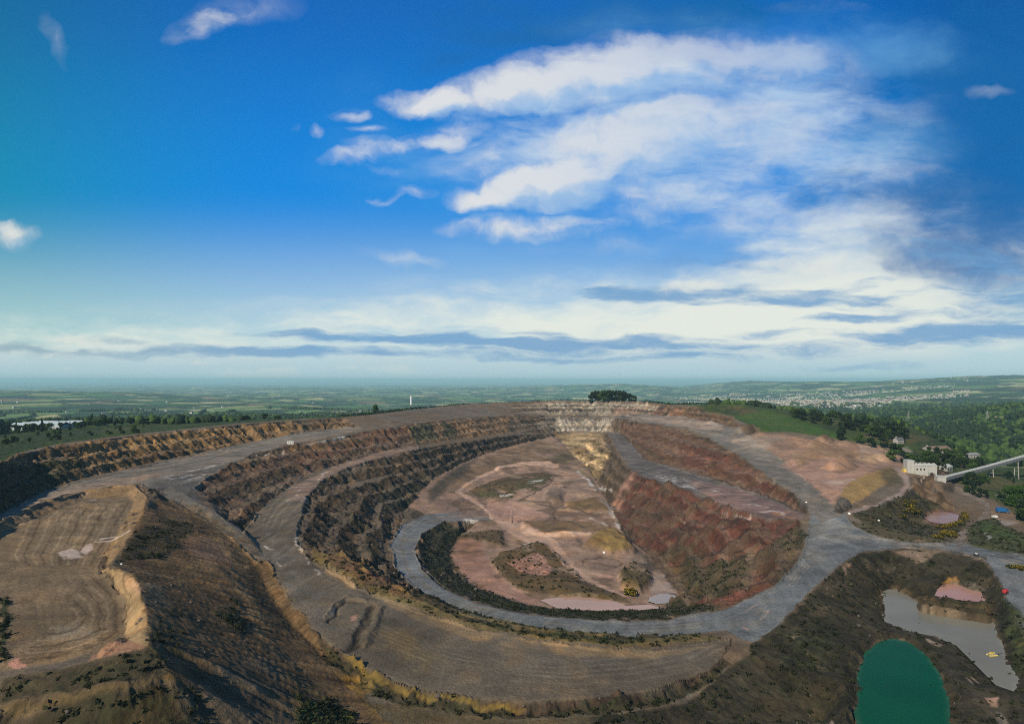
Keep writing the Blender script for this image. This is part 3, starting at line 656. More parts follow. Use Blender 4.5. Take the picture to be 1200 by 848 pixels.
_r = mask("650 508;705 507;716 530;705 552;700 562;684 545;665 528", 3) + mask("600 474;640 470;745 470;770 475;765 488;716 506;650 506;600 490", 3)
C *= np.clip(1 + (.75 * STRATA + .45 * NA2 + .30 * RILL) * np.clip(_r, 0, 1), .25, 1.6)[..., None]
C *= np.clip(1 + (.42 * RILL + .16 * RILL2) * _h, .35, 1.7)[..., None]
C = lerp(C, C * np.array((1.18, 1.02, .80)), _h)
_rs = mask("745 555;800 573;900 608;938 612;930 640;900 690;850 712;800 702;760 650;722 608", 4)
C = lerp(C, np.array((.085, .062, .040)), _rs * sstep(-.1, .5, RILL2 * .6 + NA2 * .5) * .7)
C = lerp(C, np.array((.030, .028, .022)), _rs * sstep(.15, .5, -RILL2 * .5 + NA2 * .6) * .55)
# rock courses on the faces and tyre streaks on the roads
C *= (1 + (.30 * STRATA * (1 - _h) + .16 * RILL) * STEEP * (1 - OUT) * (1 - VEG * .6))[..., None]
ROADALL = np.maximum.reduce([W_road, W2, W3, W4, W5, W6]) * (1 - OUT)
_sh = mask(rd2, 4) * (GY < 260)
C *= np.clip(1 + (.26 * TRACK * (1 - .85 * _sh) + .14 * NA1 + .12 * _m2 * _sh) * ROADALL, .5, 1.5)[..., None]
_rb = mask('980 666;1010 648;1060 643;1110 648;1150 656;1176 692;1215 780;1215 870;690 870;700 838;850 800;880 757;930 716', 6)
C *= np.clip(1 + (.40 * RILL2 + .25 * TRACK) * _rb, .35, 1.7)[..., None]
C *= (1 + .14 * TRACK * (1 - STEEP) * (1 - ROADALL) * (1 - OUT))[..., None]
# ------------------------------------------------------------------ relief detail
H = GZ.copy()
steepR = STEEP * (1 - OUT) * (1 - .9 * _h)
band = (GZ + 1.2 * NA1 + 0.45 * NA2 + 0.15 * NA3) / 6.5
saw = (band - np.floor(band)); tread = sstep(.02, .08, saw) * (1 - sstep(.36, .44, saw)); led = np.where(saw < .42, saw / .42 * .10, .10 + (saw - .42) / .58 * .90) - saw
H += led * 6.5 * steepR * np.clip(ROUGH, 0, 1) * (GY > 300)
H += steepR * np.clip(ROUGH, 0, 1) * (1 - .65 * tread) * (1.7 * np.round(n2(13, 3, 81) * 4) / 4 + 1.1 * np.round(n2(5.5, 2, 82) * 3) / 3 + 2.2 * np.round(RILL2 * 1.5) / 1.5 * .6) * np.clip(GY / 320, 0, 1)
ROUGH = ROUGH * (1 - .55 * _h)
_gm = np.clip(_rs + mask(FACES[2], 5) * .6 + mask(FACES[3], 4) * .5 + mask(FACES[0], 4) * .4, 0, 1) * sstep(.10, .3, SLOPE)
H += 1.7 * np.clip(GULLY, -1.4, 1.0) * _gm
H += ROUGH * (0.55 * RILL * np.clip(SLOPE * 2, 0, 1) + 0.5 * RILL2 * steepR + 0.55 * NA3 * (0.35 + STEEP) + 0.9 * NA2 * STEEP * (1 - .6 * _h))
H += ROUGH * .35 * n2(2.0, 3, 21) + 1.6 * STEEP * np.clip(ROUGH, 0, 1) * (1 - OUT) * n2(9, 4, 24, ridged=True) * (GY > 260)
H -= .9 * mask('437 711;424 735;412 754;402 762', 4, width=8) + .8 * mask('386 726;397 713;408 703.5;425 705', 2.5, width=4) - .9 * mask('450 713;436 737;424 757', 4, width=7) - .7 * mask('380 722;392 709;406 699;428 701', 2.5, width=4)
H += 0.25 * NA2 * (1 - OUT) * np.clip(ROUGH * 4, .2, 1)
_w = np.clip(ROADALL, 0, 1); H += 4 * _w * (1 - _w) * 1.1 * sstep(-.35, .2, n2(30, 3, 73)) * (GY > 100)
H += VEG * np.abs(n2(3.0, 3, 22)) * 1.6 * (1 - OUT * .2)
for poly, hh, ft in (("576 660;587 649;629 636;641 638;683 681;722 698;712 704;613 693;594 681", 2.4, 5), ("688 640;700 628;720 623;735 632;742 646;715 650", 6, 6), ("725 677;738 664;760 668;765 684;750 694;728 688", 5, 5),
        ("545 577;575 565;603 557;640 553;652 557;630 574;600 582;581 585;560 584", 2.0, 4), ("660 590;700 584;714 592;716 600;690 600;665 597", 3, 3), ("610 612;650 610;720 615;700 628;640 628;612 622", 2.5, 3), ("517 632;530 626;590 622;590 640;560 632;535 634", 2, 3),
        ("640 575;660 572;656 590;640 588", 3, 4), ("655 565;690 560;705 580;690 582;660 578", 2, 4), ("580 548;640 538;650 545;590 556", 2.5, 3)):
    H += hh * mask(poly, ft) * (.8 + .4 * NA2)
def heap(u, v, d, r, h):
    x, y, _ = world(u, v, d)
    q_ = np.hypot(GX - x, GY - y) / r * (1 + .18 * NA2)
    return np.clip(1 - q_, 0, 1) ** .85 * h
_tw = mask('1088 556;1112 556;1116 574;1092 574', 3); H += 4.0 * _tw
H += (.34 * RILL + .12 * RILL2) * mask('172 582;235 592;300 640;380 760;460 850;100 860;200 800;172 753;170 713;155 671;140 650;156 622', 5)
H += np.maximum.reduce([heap(*t) for t in ((948, 529, 71, 17, 8), (962, 526, 71, 17, 8.5), (975, 525, 71, 16, 8), (990, 530, 72, 15, 6), (986, 547, 75, 13, 8.5), (978, 550, 75, 11, 7), (1034, 538, 74, 10, 5.5), (1020, 541, 75, 10, 4.5), (1008, 529, 73, 11, 5), (868, 513, 68, 13, 6), (880, 514, 68, 12, 6), (893, 516, 69, 11, 5), (835, 501, 64, 10, 4), (1046, 535, 76, 8, 4), (930, 541, 73, 12, 4))])
rad = np.hypot(GX, GY)
hills = n2(1400, 5, 31) * 26 * sstep(1300, 2600, rad) + n2(5200, 4, 33) * 55 * sstep(3500, 8000, rad) + n2(420, 3, 34) * 8 * sstep(1100, 1800, rad)
H += hills
H += OUT * (n2(80, 4, 35) * 2.0) * sstep(20, 120, -plan_dist(plan, GX, GY))
# wooded hill tops stand a little higher
for (mt_, cl_, sp_), poly, d_ in PONDS_BUILT:       # beds of the ponds
    wbed = mask(poly, .8)
    H = np.where(wbed > .01, H * (1 - wbed) + (HC - d_ - 1.1) * wbed, H)
# ------------------------------------------------------------------ materials
def new_mat(name):
    m = bpy.data.materials.new(name); m.use_nodes = True
    nt = m.node_tree; nt.nodes.clear()
    return m, nt, nt.nodes, nt.links
class NT:
    def __init__(s, nt): s.nt = nt
    def n(s, typ, ins=None, **props):
        nd = s.nt.nodes.new(typ)
        for k, v in props.items(): setattr(nd, k, v)
        for k, v in (ins or {}).items():
            if isinstance(v, bpy.types.NodeSocket): s.nt.links.new(v, nd.inputs[k])
            else: nd.inputs[k].default_value = v
        return nd
    def math(s, op, a, b=0.0, clamp=False):
        nd = s.nt.nodes.new('ShaderNodeMath'); nd.operation = op; nd.use_clamp = clamp
        for i, v in enumerate((a, b)):
            if isinstance(v, bpy.types.NodeSocket): s.nt.links.new(v, nd.inputs[i])
            else: nd.inputs[i].default_value = v
        return nd.outputs[0]
    def mix(s, f, a, b, blend='MIX'):
        nd = s.nt.nodes.new('ShaderNodeMix'); nd.data_type = 'RGBA'; nd.blend_type = blend
        for k, v in ((0, f), (6, a), (7, b)):
            if isinstance(v, bpy.types.NodeSocket): s.nt.links.new(v, nd.inputs[k])
            else: nd.inputs[k].default_value = v if k == 0 else (*v, 1) if len(v) == 3 else v
        return nd.outputs[2]
    def mr(s, x, a, b, c=0.0, d=1.0, smooth=True):
        nd = s.nt.nodes.new('ShaderNodeMapRange'); nd.interpolation_type = 'SMOOTHSTEP' if smooth else 'LINEAR'
        s.nt.links.new(x, nd.inputs[0])
        for i, v in zip((1, 2, 3, 4), (a, b, c, d)): nd.inputs[i].default_value = v
        return nd.outputs[0]
    def noise(s, vec, scale, detail=4, rough=.5, dist=0.0):
        nd = s.n('ShaderNodeTexNoise', {'Vector': vec, 'Scale': scale, 'Detail': detail, 'Roughness': rough, 'Distortion': dist})
        return nd.outputs[0]

def ground_material():
    m, nt, N, L = new_mat("worked_ground"); q = NT(nt)
    geo = q.n('ShaderNodeNewGeometry'); P = geo.outputs['Position']
    col = q.n('ShaderNodeAttribute', attribute_name='cover').outputs['Color']
    aux = q.n('ShaderNodeAttribute', attribute_name='aux').outputs['Color']
    sx = q.n('ShaderNodeSeparateColor', {0: aux})
    veg, wet, far = sx.outputs[0], sx.outputs[1], sx.outputs[2]
    n_a = q.noise(P, .9, 6, .62); n_b = q.noise(P, .13, 4, .55); n_c = q.noise(P, 4.0, 3, .6)
    v1 = q.mr(n_a, .30, .72, .76, 1.26, False); v2 = q.mr(n_b, .3, .7, .80, 1.20, False); v3 = q.mr(n_c, .3, .7, .86, 1.14, False)
    vv = q.math('MULTIPLY', q.math('MULTIPLY', v1, v2), v3)
    base = q.mix(1.0, col, (1, 1, 1), 'MULTIPLY')
    g = q.n('ShaderNodeCombineColor', {0: vv, 1: vv, 2: vv}).outputs[0]
    base = q.mix(1.0, base, g, 'MULTIPLY')
    # scrub clumps
    vor = q.n('ShaderNodeTexVoronoi', {'Vector': P, 'Scale': .42, 'Randomness': 1.0}, voronoi_dimensions='3D')
    vr = q.n('ShaderNodeSeparateColor', {0: vor.outputs['Color']})
    vegc = q.mix(vr.outputs[0], (.016, .022, .010), (.062, .078, .026))
    vegc = q.mix(q.mr(vr.outputs[1], .8, .95), vegc, (.12, .10, .045))
    vm = q.math('MULTIPLY', q.mr(q.noise(P, .22, 5, .65), .42, .58), veg)
    base = q.mix(vm, base, vegc)
    # distant farmland: fields, hedges and woods
    mp = q.n('ShaderNodeMapping', {'Vector': P, 'Scale': (1 / 260, 1 / 420, 0), 'Rotation': (0, 0, .5)})
    wv = q.n('ShaderNodeVectorMath', {0: q.n('ShaderNodeTexNoise', {'Vector': mp.outputs[0], 'Scale': .35, 'Detail': 3}).outputs['Color'], 'Scale': 1.4}, operation='SCALE')
    fp = q.n('ShaderNodeVectorMath', {0: mp.outputs[0], 1: wv.outputs[0]}, operation='ADD').outputs[0]
    fv = q.n('ShaderNodeTexVoronoi', {'Vector': fp, 'Scale': 1.0, 'Randomness': .85}, voronoi_dimensions='2D')
    fe = q.n('ShaderNodeTexVoronoi', {'Vector': fp, 'Scale': 1.0, 'Randomness': .85}, voronoi_dimensions='2D', feature='DISTANCE_TO_EDGE').outputs[0]
    fr = q.n('ShaderNodeSeparateColor', {0: fv.outputs['Color']})
    rp = q.n('ShaderNodeValToRGB', {0: fr.outputs[0]})
    cr = rp.color_ramp; cr.interpolation = 'CONSTANT'
    cols = [(0, (.040, .105, .030)), (.20, (.075, .165, .040)), (.38, (.13, .22, .06)), (.52, (.028, .062, .022)), (.66, (.22, .26, .09)), (.80, (.40, .38, .17)), (.91, (.18, .125, .08))]
    while len(cr.elements) < len(cols): cr.elements.new(.5)
    for e, (p_, c_) in zip(cr.elements, cols): e.position = p_; e.color = (*c_, 1)
    fcol = q.mix(1.0, rp.outputs[0], g, 'MULTIPLY')
    wood = q.mr(q.noise(mp.outputs[0], .55, 6, .62), .505, .55)
    pale = q.mr(q.noise(P, .0011, 5, .6), .53, .60)
    fcol = q.mix(q.math('MULTIPLY', pale, q.mr(fr.outputs[1], .35, .45)), fcol, q.mix(fr.outputs[2], (.20, .27, .10), (.48, .46, .24)))
    hedge = q.mr(fe, .045, .10, 1, 0)
    wh = q.math('MAXIMUM', wood, q.math('MULTIPLY', hedge, q.mr(q.noise(P, .02, 2), .35, .5)))
    wcol = q.mix(q.noise(P, .08, 4), (.014, .032, .014), (.034, .062, .022))
    fcol = q.mix(wh, fcol, wcol)
    base = q.mix(far, base, fcol)
    rough = q.mr(wet, 0, 1, .92, .16, False)
    bs = q.math('ADD', q.math('MULTIPLY', n_a, 1.1), q.math('MULTIPLY', n_c, .25))
    bs = q.math('ADD', bs, q.math('MULTIPLY', q.math('MULTIPLY', vor.outputs[0], veg), -.5))
    bump = q.n('ShaderNodeBump', {'Height': bs, 'Strength': .55, 'Distance': .9})
    nrm = q.n('ShaderNodeMix', {0: q.math('MULTIPLY', wet, .9), 4: bump.outputs[0], 5: geo.outputs['Normal']}, data_type='VECTOR').outputs[1]
    b = q.n('ShaderNodeBsdfPrincipled', {'Base Color': base, 'Roughness': rough, 'Normal': nrm})
    b.inputs['Specular IOR Level'].default_value = .25
    L.new(q.mr(wet, 0, 1, .18, .5, False), b.inputs['Specular IOR Level'])
    o = q.n('ShaderNodeOutputMaterial', {0: b.outputs[0]})
    return m
M_GROUND = ground_material()

# ------------------------------------------------------------------ ground sheets
def tag(o, label=None, cat=None, group=None, kind=None):
    for k, v in (('label', label), ('category', cat), ('group', group), ('kind', kind)):
        if v: o[k] = v
    return o
IDX = np.arange(NR * NA).reshape(NR, NA)
VX = np.stack([GX, GY, H], -1).reshape(-1, 3)
COVER = np.clip(C, 0.004, .9).reshape(-1, 3)
AUX = np.stack([VEG, WET, FAR], -1).reshape(-1, 3)
gx_, gy_ = grads(H)
NRM = np.stack([-gx_, -gy_, np.ones_like(gx_)], -1).reshape(-1, 3); NRM /= np.linalg.norm(NRM, axis=1)[:, None]
quads = np.stack([IDX[:-1, :-1], IDX[:-1, 1:], IDX[1:, 1:], IDX[1:, :-1]], -1).reshape(-1, 4)

def sheet(name, sel, kind='structure'):
    qd = quads[sel]
    used, inv = np.unique(qd, return_inverse=True)
    inv = inv.reshape(-1, 4)
    me = bpy.data.meshes.new(name)
    me.vertices.add(len(used)); me.vertices.foreach_set('co', VX[used].astype(np.float32).ravel())
    nf = len(inv)
    me.loops.add(nf * 4); me.loops.foreach_set('vertex_index', inv.astype(np.int32).ravel())
    me.polygons.add(nf); me.polygons.foreach_set('loop_start', np.arange(0, nf * 4, 4, dtype=np.int32))
    me.polygons.foreach_set('use_smooth', np.ones(nf, bool))
    me.update()
    for nm, arr in (('cover', COVER), ('aux', AUX)):
        a = me.attributes.new(nm, 'FLOAT_COLOR', 'POINT')
        a.data.foreach_set('color', np.concatenate([arr[used], np.ones((len(used), 1))], 1).astype(np.float32).ravel())
    me.normals_split_custom_set_from_vertices(NRM[used].astype(np.float32))
    me.materials.append(M_GROUND)
    o = bpy.data.objects.new(name, me); COL.objects.link(o)
    return tag(o, kind=kind)
fmean = lambda A: (A[:-1, :-1] + A[:-1, 1:] + A[1:, 1:] + A[1:, :-1]).ravel() * .25
ROADM = np.maximum.reduce([W_road, W2, W3, W4, W5, W6]) * (1 - OUT)
f_road, f_far, f_out = fmean(ROADM) > .5, fmean(rad) > 1400, fmean(OUT) > .5
sheet('haul_road', f_road)
sheet('ground', ~f_road & ~f_far)
sheet('hills', f_far & ~f_road)

def ground_z(x, y):
    """level of the finished ground at a plan position"""
    r = math.hypot(x, y); a = math.atan2(x, y)
    i = min(max(np.searchsorted(RR, r) - 1, 0), NR - 2); j = min(max(np.searchsorted(AZ, a) - 1, 0), NA - 2)
    t = (r - RR[i]) / (RR[i + 1] - RR[i]); s = (a - AZ[j]) / (AZ[j + 1] - AZ[j])
    t = min(max(t, 0), 1); s = min(max(s, 0), 1)
    return float((H[i, j] * (1 - s) + H[i, j + 1] * s) * (1 - t) + (H[i + 1, j] * (1 - s) + H[i + 1, j + 1] * s) * t)
def sight(u, v, ymin=90, ymax=40000):
    """first point of the ground met by the camera sight line through image pixel (u, v)"""
    s = (u - 600) / F; j = min(max(np.searchsorted(AZ, math.atan(s)) , 0), NA - 1)
    yy = GY[:, j]; zz = HC - (v - VH) / F * yy
    m = np.where((yy > ymin) & (yy < ymax) & (H[:, j] >= zz))[0]
    if len(m) == 0: return None
    y = yy[m[0]]
    return Vector((s * y, y, ground_z(s * y, y)))
# ------------------------------------------------------------------ shared builders
def mesh_np(name, verts, faces, mats, smooth=False, fmat=None):
    """faces: (n, k) index array or list of arrays of tuples"""
    me = bpy.data.meshes.new(name)
    verts = np.asarray(verts, np.float32); faces = np.asarray(faces, np.int32)
    n, k = faces.shape
    me.vertices.add(len(verts)); me.vertices.foreach_set('co', verts.ravel())
    me.loops.add(n * k); me.loops.foreach_set('vertex_index', faces.ravel())
    me.polygons.add(n); me.polygons.foreach_set('loop_start', np.arange(0, n * k, k, dtype=np.int32))
    if smooth: me.polygons.foreach_set('use_smooth', np.ones(n, bool))
    for m in (mats if isinstance(mats, (list, tuple)) else [mats]): me.materials.append(m)
    if fmat is not None: me.polygons.foreach_set('material_index', np.asarray(fmat, np.int32))
    me.update(); me.validate()
    return me
def link(name, me, parent=None, loc=None, rot=0, scale=None):
    o = bpy.data.objects.new(name, me); COL.objects.link(o)
    if parent is not None: o.parent = parent
    if loc is not None: o.location = loc
    if rot: o.rotation_euler = (0, 0, rot)
    if scale is not None: o.scale = scale if hasattr(scale, '__len__') else (scale,) * 3
    return o
def empty(name, loc, rot=0):
    return link(name, None, None, loc, rot)
def copy_tree(o, loc=None, rot=None, scale=None):
    kids = [c for c in bpy.data.objects if c.parent == o] if o.name not in KIDS else KIDS[o.name]
    KIDS[o.name] = kids
    c = o.copy(); COL.objects.link(c)
    if loc is not None: c.location = loc
    if rot is not None: c.rotation_euler = (0, 0, rot)
    if scale is not None: c.scale = scale if hasattr(scale, '__len__') else (scale,) * 3
    for k in kids:
        d = k.copy(); d.parent = c; COL.objects.link(d)
    return c
KIDS = {}
rng = np.random.default_rng(11)

def leaf_mat(name, dark, light, tip, tipamt=.2, size=.35):
    m, nt, N, L = new_mat(name); q = NT(nt)
    P = q.n('ShaderNodeTexCoord').outputs['Object']
    rnd = q.n('ShaderNodeObjectInfo').outputs['Random']
    a = q.noise(P, size, 3, .6); b = q.noise(P, 2.2, 2, .6)
    c = q.mix(q.mr(a, .35, .65), dark, light)
    c = q.mix(q.math('MULTIPLY', q.mr(b, .52, .68), tipamt), c, tip)
    v = q.mr(rnd, 0, 1, .72, 1.25, False)
    c = q.mix(1.0, c, q.n('ShaderNodeCombineColor', {0: v, 1: v, 2: v}).outputs[0], 'MULTIPLY')
    bs = q.n('ShaderNodeBsdfPrincipled', {'Base Color': c, 'Roughness': .75}); bs.inputs['Specular IOR Level'].default_value = .2
    tr = q.n('ShaderNodeBsdfTranslucent', {0: c})
    mx = q.n('ShaderNodeMixShader', {0: .25, 1: bs.outputs[0], 2: tr.outputs[0]})
    q.n('ShaderNodeOutputMaterial', {0: mx.outputs[0]})
    return m
def plain_mat(name, col, rough=.7, var=.15, scale=1.0, metal=0, spec=.35):
    m, nt, N, L = new_mat(name); q = NT(nt)
    P = q.n('ShaderNodeTexCoord').outputs['Object']
    v = q.mr(q.noise(P, scale, 5, .65), .3, .7, 1 - var, 1 + var, False)
    c = q.mix(1.0, (*col, 1), q.n('ShaderNodeCombineColor', {0: v, 1: v, 2: v}).outputs[0], 'MULTIPLY')
    b = q.n('ShaderNodeBsdfPrincipled', {'Base Color': c, 'Roughness': rough, 'Metallic': metal}); b.inputs['Specular IOR Level'].default_value = spec
    q.n('ShaderNodeOutputMaterial', {0: b.outputs[0]})
    return m
M_BARK = plain_mat('bark', (.07, .055, .042), .9, .3, 2)
M_LEAF = [leaf_mat('leaf_mid', (.026, .055, .012), (.068, .120, .024), (.11, .15, .04)),
          leaf_mat('leaf_dark', (.010, .024, .010), (.024, .045, .016), (.05, .07, .025)),
          leaf_mat('leaf_bright', (.030, .075, .010), (.070, .150, .020), (.14, .22, .05))]
M_GORSE = leaf_mat('gorse_leaf', (.016, .024, .008), (.040, .050, .014), (.10, .09, .02), .5)
M_BLOOM = leaf_mat('gorse_bloom', (.25, .17, .010), (.50, .36, .020), (.62, .50, .10), .5)

def leaf_cloud(lobes, n, size, flat=.75):
    """quads scattered through a union of lobes (cx,cy,cz,rx,ry,rz), denser near the skin"""
    lobes = np.array(lobes, float); wts = (lobes[:, 3] * lobes[:, 4] * lobes[:, 5]) ** .67; wts /= wts.sum()
    li = rng.choice(len(lobes), n, p=wts)
    d = rng.normal(size=(n, 3)); d /= np.linalg.norm(d, axis=1)[:, None]
    r = rng.uniform(.25, 1, n) ** .45
    # uneven skin with gaps
    bump = .78 + .34 * vnoise(d[:, 0] * 2.3 + li * 7.7, d[:, 1] * 2.3 + d[:, 2] * 1.9 + li * 3.1, 5)
    p = lobes[li, :3] + d * lobes[li, 3:] * (r * bump)[:, None]
    nrm = d * .8 + rng.normal(size=(n, 3)) * .6; nrm /= np.linalg.norm(nrm, axis=1)[:, None]
    t = np.cross(nrm, rng.normal(size=(n, 3))); t /= np.linalg.norm(t, axis=1)[:, None]
    b = np.cross(nrm, t)
    s = size * rng.uniform(.6, 1.35, n)[:, None]
    v = np.stack([p - t * s - b * s * flat, p + t * s - b * s * flat * .6, p + t * s * .8 + b * s * flat, p - t * s * .7 + b * s * flat], 1).reshape(-1, 3)
    return v, np.arange(n * 4).reshape(-1, 4)
def tube(path, radii, seg=7):
    vs, fs = [], []
    for i, (p, r) in enumerate(zip(path, radii)):
        p = Vector(p)
        d = (Vector(path[min(i + 1, len(path) - 1)]) - Vector(path[max(i - 1, 0)])).normalized()
        a = d.orthogonal().normalized(); b = d.cross(a)
        for k in range(seg):
            t = 2 * math.pi * k / seg
            vs.append(tuple(p + a * r * math.cos(t) + b * r * math.sin(t)))
        if i:
            o = (i - 1) * seg
            for k in range(seg): fs.append((o + k, o + (k + 1) % seg, o + seg + (k + 1) % seg, o + seg + k))
    return vs, fs
def join_vf(parts):
    V, Fc, o = [], [], 0
    for v, f in parts:
        V += [tuple(x) for x in v]; Fc += [tuple(i + o for i in q_) for q_ in f]; o += len(v)
    return V, Fc
def tree_proto(h, spread, leaf, n, lsize, lobes_n, low=.10, conifer=False):
    """unit meshes: (trunk, crown); base at the origin"""
    rs = random.Random(int(h * 100 + spread * 10 + lobes_n))
    lim = [tube([(0, 0, -1.0), (.1, .05, h * .25), (-.1, .1, h * .55), (.05, 0, h * .85)], [h * .030, h * .022, h * .014, h * .005])]
    lobes = []
    if conifer:
        for k in range(lobes_n):
            t = k / (lobes_n - 1)
            lobes.append((rs.uniform(-.2, .2), rs.uniform(-.2, .2), h * (low + (1 - low) * t * .93), spread * (1.05 - .9 * t), spread * (1.05 - .9 * t), h * .10))
    else:
        for k in range(lobes_n):
            a = 2.4 * k + rs.uniform(-.4, .4); rr_ = spread * rs.uniform(.25, .68); z = h * rs.uniform(low + .12, .82)
            r = spread * rs.uniform(.36, .58)
            c = (rr_ * math.cos(a), rr_ * math.sin(a), z); lobes.append((*c, r, r, r * rs.uniform(.65, .95)))
            lim.append(tube([(0, 0, h * rs.uniform(.22, .42)), (c[0] * .5, c[1] * .5, z * .75), c], [h * .012, h * .008, h * .003], 5))
        lobes.append((0, 0, h * .74, spread * .6, spread * .6, h * .26))
    tv, tf = join_vf(lim)
    cv_, cf = leaf_cloud(lobes, n, lsize)
    return mesh_np('trunk', tv, tf, M_BARK, True), mesh_np('crown', cv_, cf, leaf)
PROTO = {
    'broad': [tree_proto(11, 4.6, M_LEAF[0], 1400, .42, 9, .06), tree_proto(11, 5.2, M_LEAF[0], 1500, .42, 10, .06), tree_proto(11, 4.2, M_LEAF[1], 1400, .42, 9, .06)],
    'dark': [tree_proto(12, 3.8, M_LEAF[1], 1300, .42, 9, .03), tree_proto(12, 4.4, M_LEAF[1], 1400, .42, 10, .03)],
    'pine': [tree_proto(16, 2.6, M_LEAF[1], 1100, .40, 9, .12, True)],
    'bright': [tree_proto(18, 8.6, M_LEAF[2], 5200, .38, 14, .02)],
}
def plant_tree(name, kind, u=None, v=None, h=10, label='', group=None, pos=None, wide=1.0):
    p = Vector(pos) if pos is not None else sight(u, v)
    if p is None: return None
    ph = {'broad': 11, 'dark': 12, 'pine': 16, 'bright': 18}[kind]
    tr, cr = random.choice(PROTO[kind])
    o = empty(name, p, random.uniform(0, 6.28)); s = h / ph
    o.scale = (s * wide * random.uniform(.88, 1.12), s * wide * random.uniform(.88, 1.12), s)
    tag(o, label, 'tree', group)
    link('trunk', tr, o); link('crown', cr, o)
    return o
# the clump on the far rim
for k in range(17):
    u = 692 + 52 * (k + random.uniform(-.2, .2)) / 16; t = abs(u - 715) / 30
    p = sight(u, 470.6) or sight(u, 472)
    y = 1092 + random.uniform(0, 30); x = (u - 600) / F * y
    plant_tree('round_tree', random.choice(['broad', 'dark', 'dark']), pos=(x, y, ground_z(x, y) - .3), h=23 - 8.0 * t ** 2 + random.uniform(-1.5, 1), wide=.85,
               label='dark leafy tree in the dense round clump on the far quarry rim', group='clump of trees on the far rim')
# loose group on the left part of the rim
for (u, v, h, wd) in ((425, 486.8, 15, 1.0), (433, 486, 14, 1.1), (440, 485.5, 14, 1.0), (419, 487, 11, 1.0), (447, 484, 8, 1.1), (456, 483.5, 10, 1.2), (462, 482.6, 7, 1.2)):
    plant_tree('round_tree', 'broad', u, v - 1.2, h, 'mid green tree in the loose group beside the upper rim track', 'loose trees beside the upper rim track', wide=wd)
for (u, v, h) in ((384, 489, 9), (390, 489, 8), (397, 488.5, 9), (403, 488, 8), (409, 487.5, 7), (376, 490, 7), (369, 490, 6), (361, 491, 6)):
    plant_tree('round_tree', 'broad', u, v - 1.6, h, 'low green tree in the row behind the upper rim wall', 'row of low trees behind the rim wall', wide=1.2)
# belt on the left
for (u, v, h, kd) in ((49, 506, 17, 'pine'), (19, 507, 14, 'pine'), (38, 506, 11, 'dark'), (70, 505, 11, 'dark'), (82, 503.5, 11, 'pine'), (94, 503, 10, 'dark'), (8, 508, 11, 'dark'), (28, 507, 8, 'dark')):
    plant_tree('conifer' if kd == 'pine' else 'round_tree', kd, u, v, h, 'tall dark conifer standing before the glasshouses' if kd == 'pine' else 'dark bushy tree standing before the glasshouses', 'dark conifers before the glasshouses' if kd == 'pine' else 'dark trees before the glasshouses')
for k in range(64):
    u = 2 + 360 * k / 63 + random.uniform(-3, 3); v = 507.5 - 17.5 * (u / 360) ** .8 + random.uniform(-2.6, .6)
    plant_tree('round_tree', random.choice(['broad', 'broad', 'dark']), u, v, random.uniform(5, 9), 'small green tree in the long belt beyond the near rim', 'belt of trees beyond the near rim', wide=1.35)
for k in range(36):
    u = random.uniform(0, 175); v = 521 - 12 * (u / 175) - random.uniform(0, 13)
    plant_tree('round_tree', random.choice(['broad', 'dark']), u, v, random.uniform(3, 5.5), 'small tree scattered on the rough green bank behind the near rim', 'small trees on the rough green bank', wide=1.5)
# plant yard and conveyor
plant_tree('broadleaf_tree', 'bright', 1188, 593, 17, 'large bright green tree beside the pale conveyor', wide=1.1)
for (u, v, h, kd) in ((1199, 603, 12, 'dark'), (1206, 612, 12, 'broad'), (1210, 600, 13, 'dark'), (1197, 609, 8, 'broad'), (1172, 584, 6, 'dark'), (1200, 588, 14, 'broad'), (1176, 588, 6, 'broad')):
    plant_tree('round_tree', kd, u, v, h, 'darker tree crowded round the large bright tree', 'trees round the large bright tree', wide=1.2)
for (u, v, h, kd) in ((1136, 570, 13, 'dark'), (1141, 571, 14, 'pine'), (1146, 569, 10, 'dark'), (1150, 567, 9, 'broad'), (1131, 568, 9, 'dark'), (1128, 563, 8, 'dark'), (1156, 566, 8, 'broad'), (1140, 580, 8, 'dark'), (1148, 583, 8, 'dark'), (1133, 577, 7, 'broad'), (1155, 584, 7, 'broad'), (1182, 562, 9, 'dark'), (1188, 566, 8, 'pine')):
    plant_tree('conifer' if kd == 'pine' else 'round_tree', kd, u, v, h, 'dark conifer beneath the conveyor gallery' if kd == 'pine' else 'dark bushy tree beneath the conveyor gallery', 'conifers beneath the conveyor' if kd == 'pine' else 'trees beneath the conveyor')
for k in range(34):
    u = random.uniform(1088, 1150); v = 533 + 18 * random.random() + (u - 1088) * .1
    plant_tree('round_tree', random.choice(['dark', 'dark', 'broad']), u, v, random.uniform(7, 12), 'dark green tree in the thicket behind the pale plant building', 'thicket behind the plant building', wide=1.15)
for k in range(66):
    u = random.uniform(930, 1062); t = (u - 930) / 130; v = (492 + 30 * t + random.uniform(-13, -1)) if k < 46 else (516 + (u - 980) * .14 + random.uniform(0, 9)); u = u if k < 46 else max(985, u)
    p = sight(u, v)
    if p is None or p.y < 640: continue
    plant_tree('round_tree', random.choice(['dark', 'broad', 'dark']), pos=p, h=random.uniform(9, 14), label='dark green tree in the wood below the grassy hill', group='wood below the grassy hill', wide=1.2)
for k in range(120):
    u = random.uniform(1045, 1205); v = random.uniform(500, 546)
    p = sight(u, v)
    if p is None: continue
    nv = vnoise(np.array([p.x / 70]), np.array([p.y / 110]), 9)[0]
    if nv < -.12: continue
    plant_tree('round_tree', random.choice(['dark', 'broad', 'broad']), pos=p, h=random.uniform(8, 13), label='green tree in the scattered woods down the valley', group='scattered woods down the valley', wide=1.2)
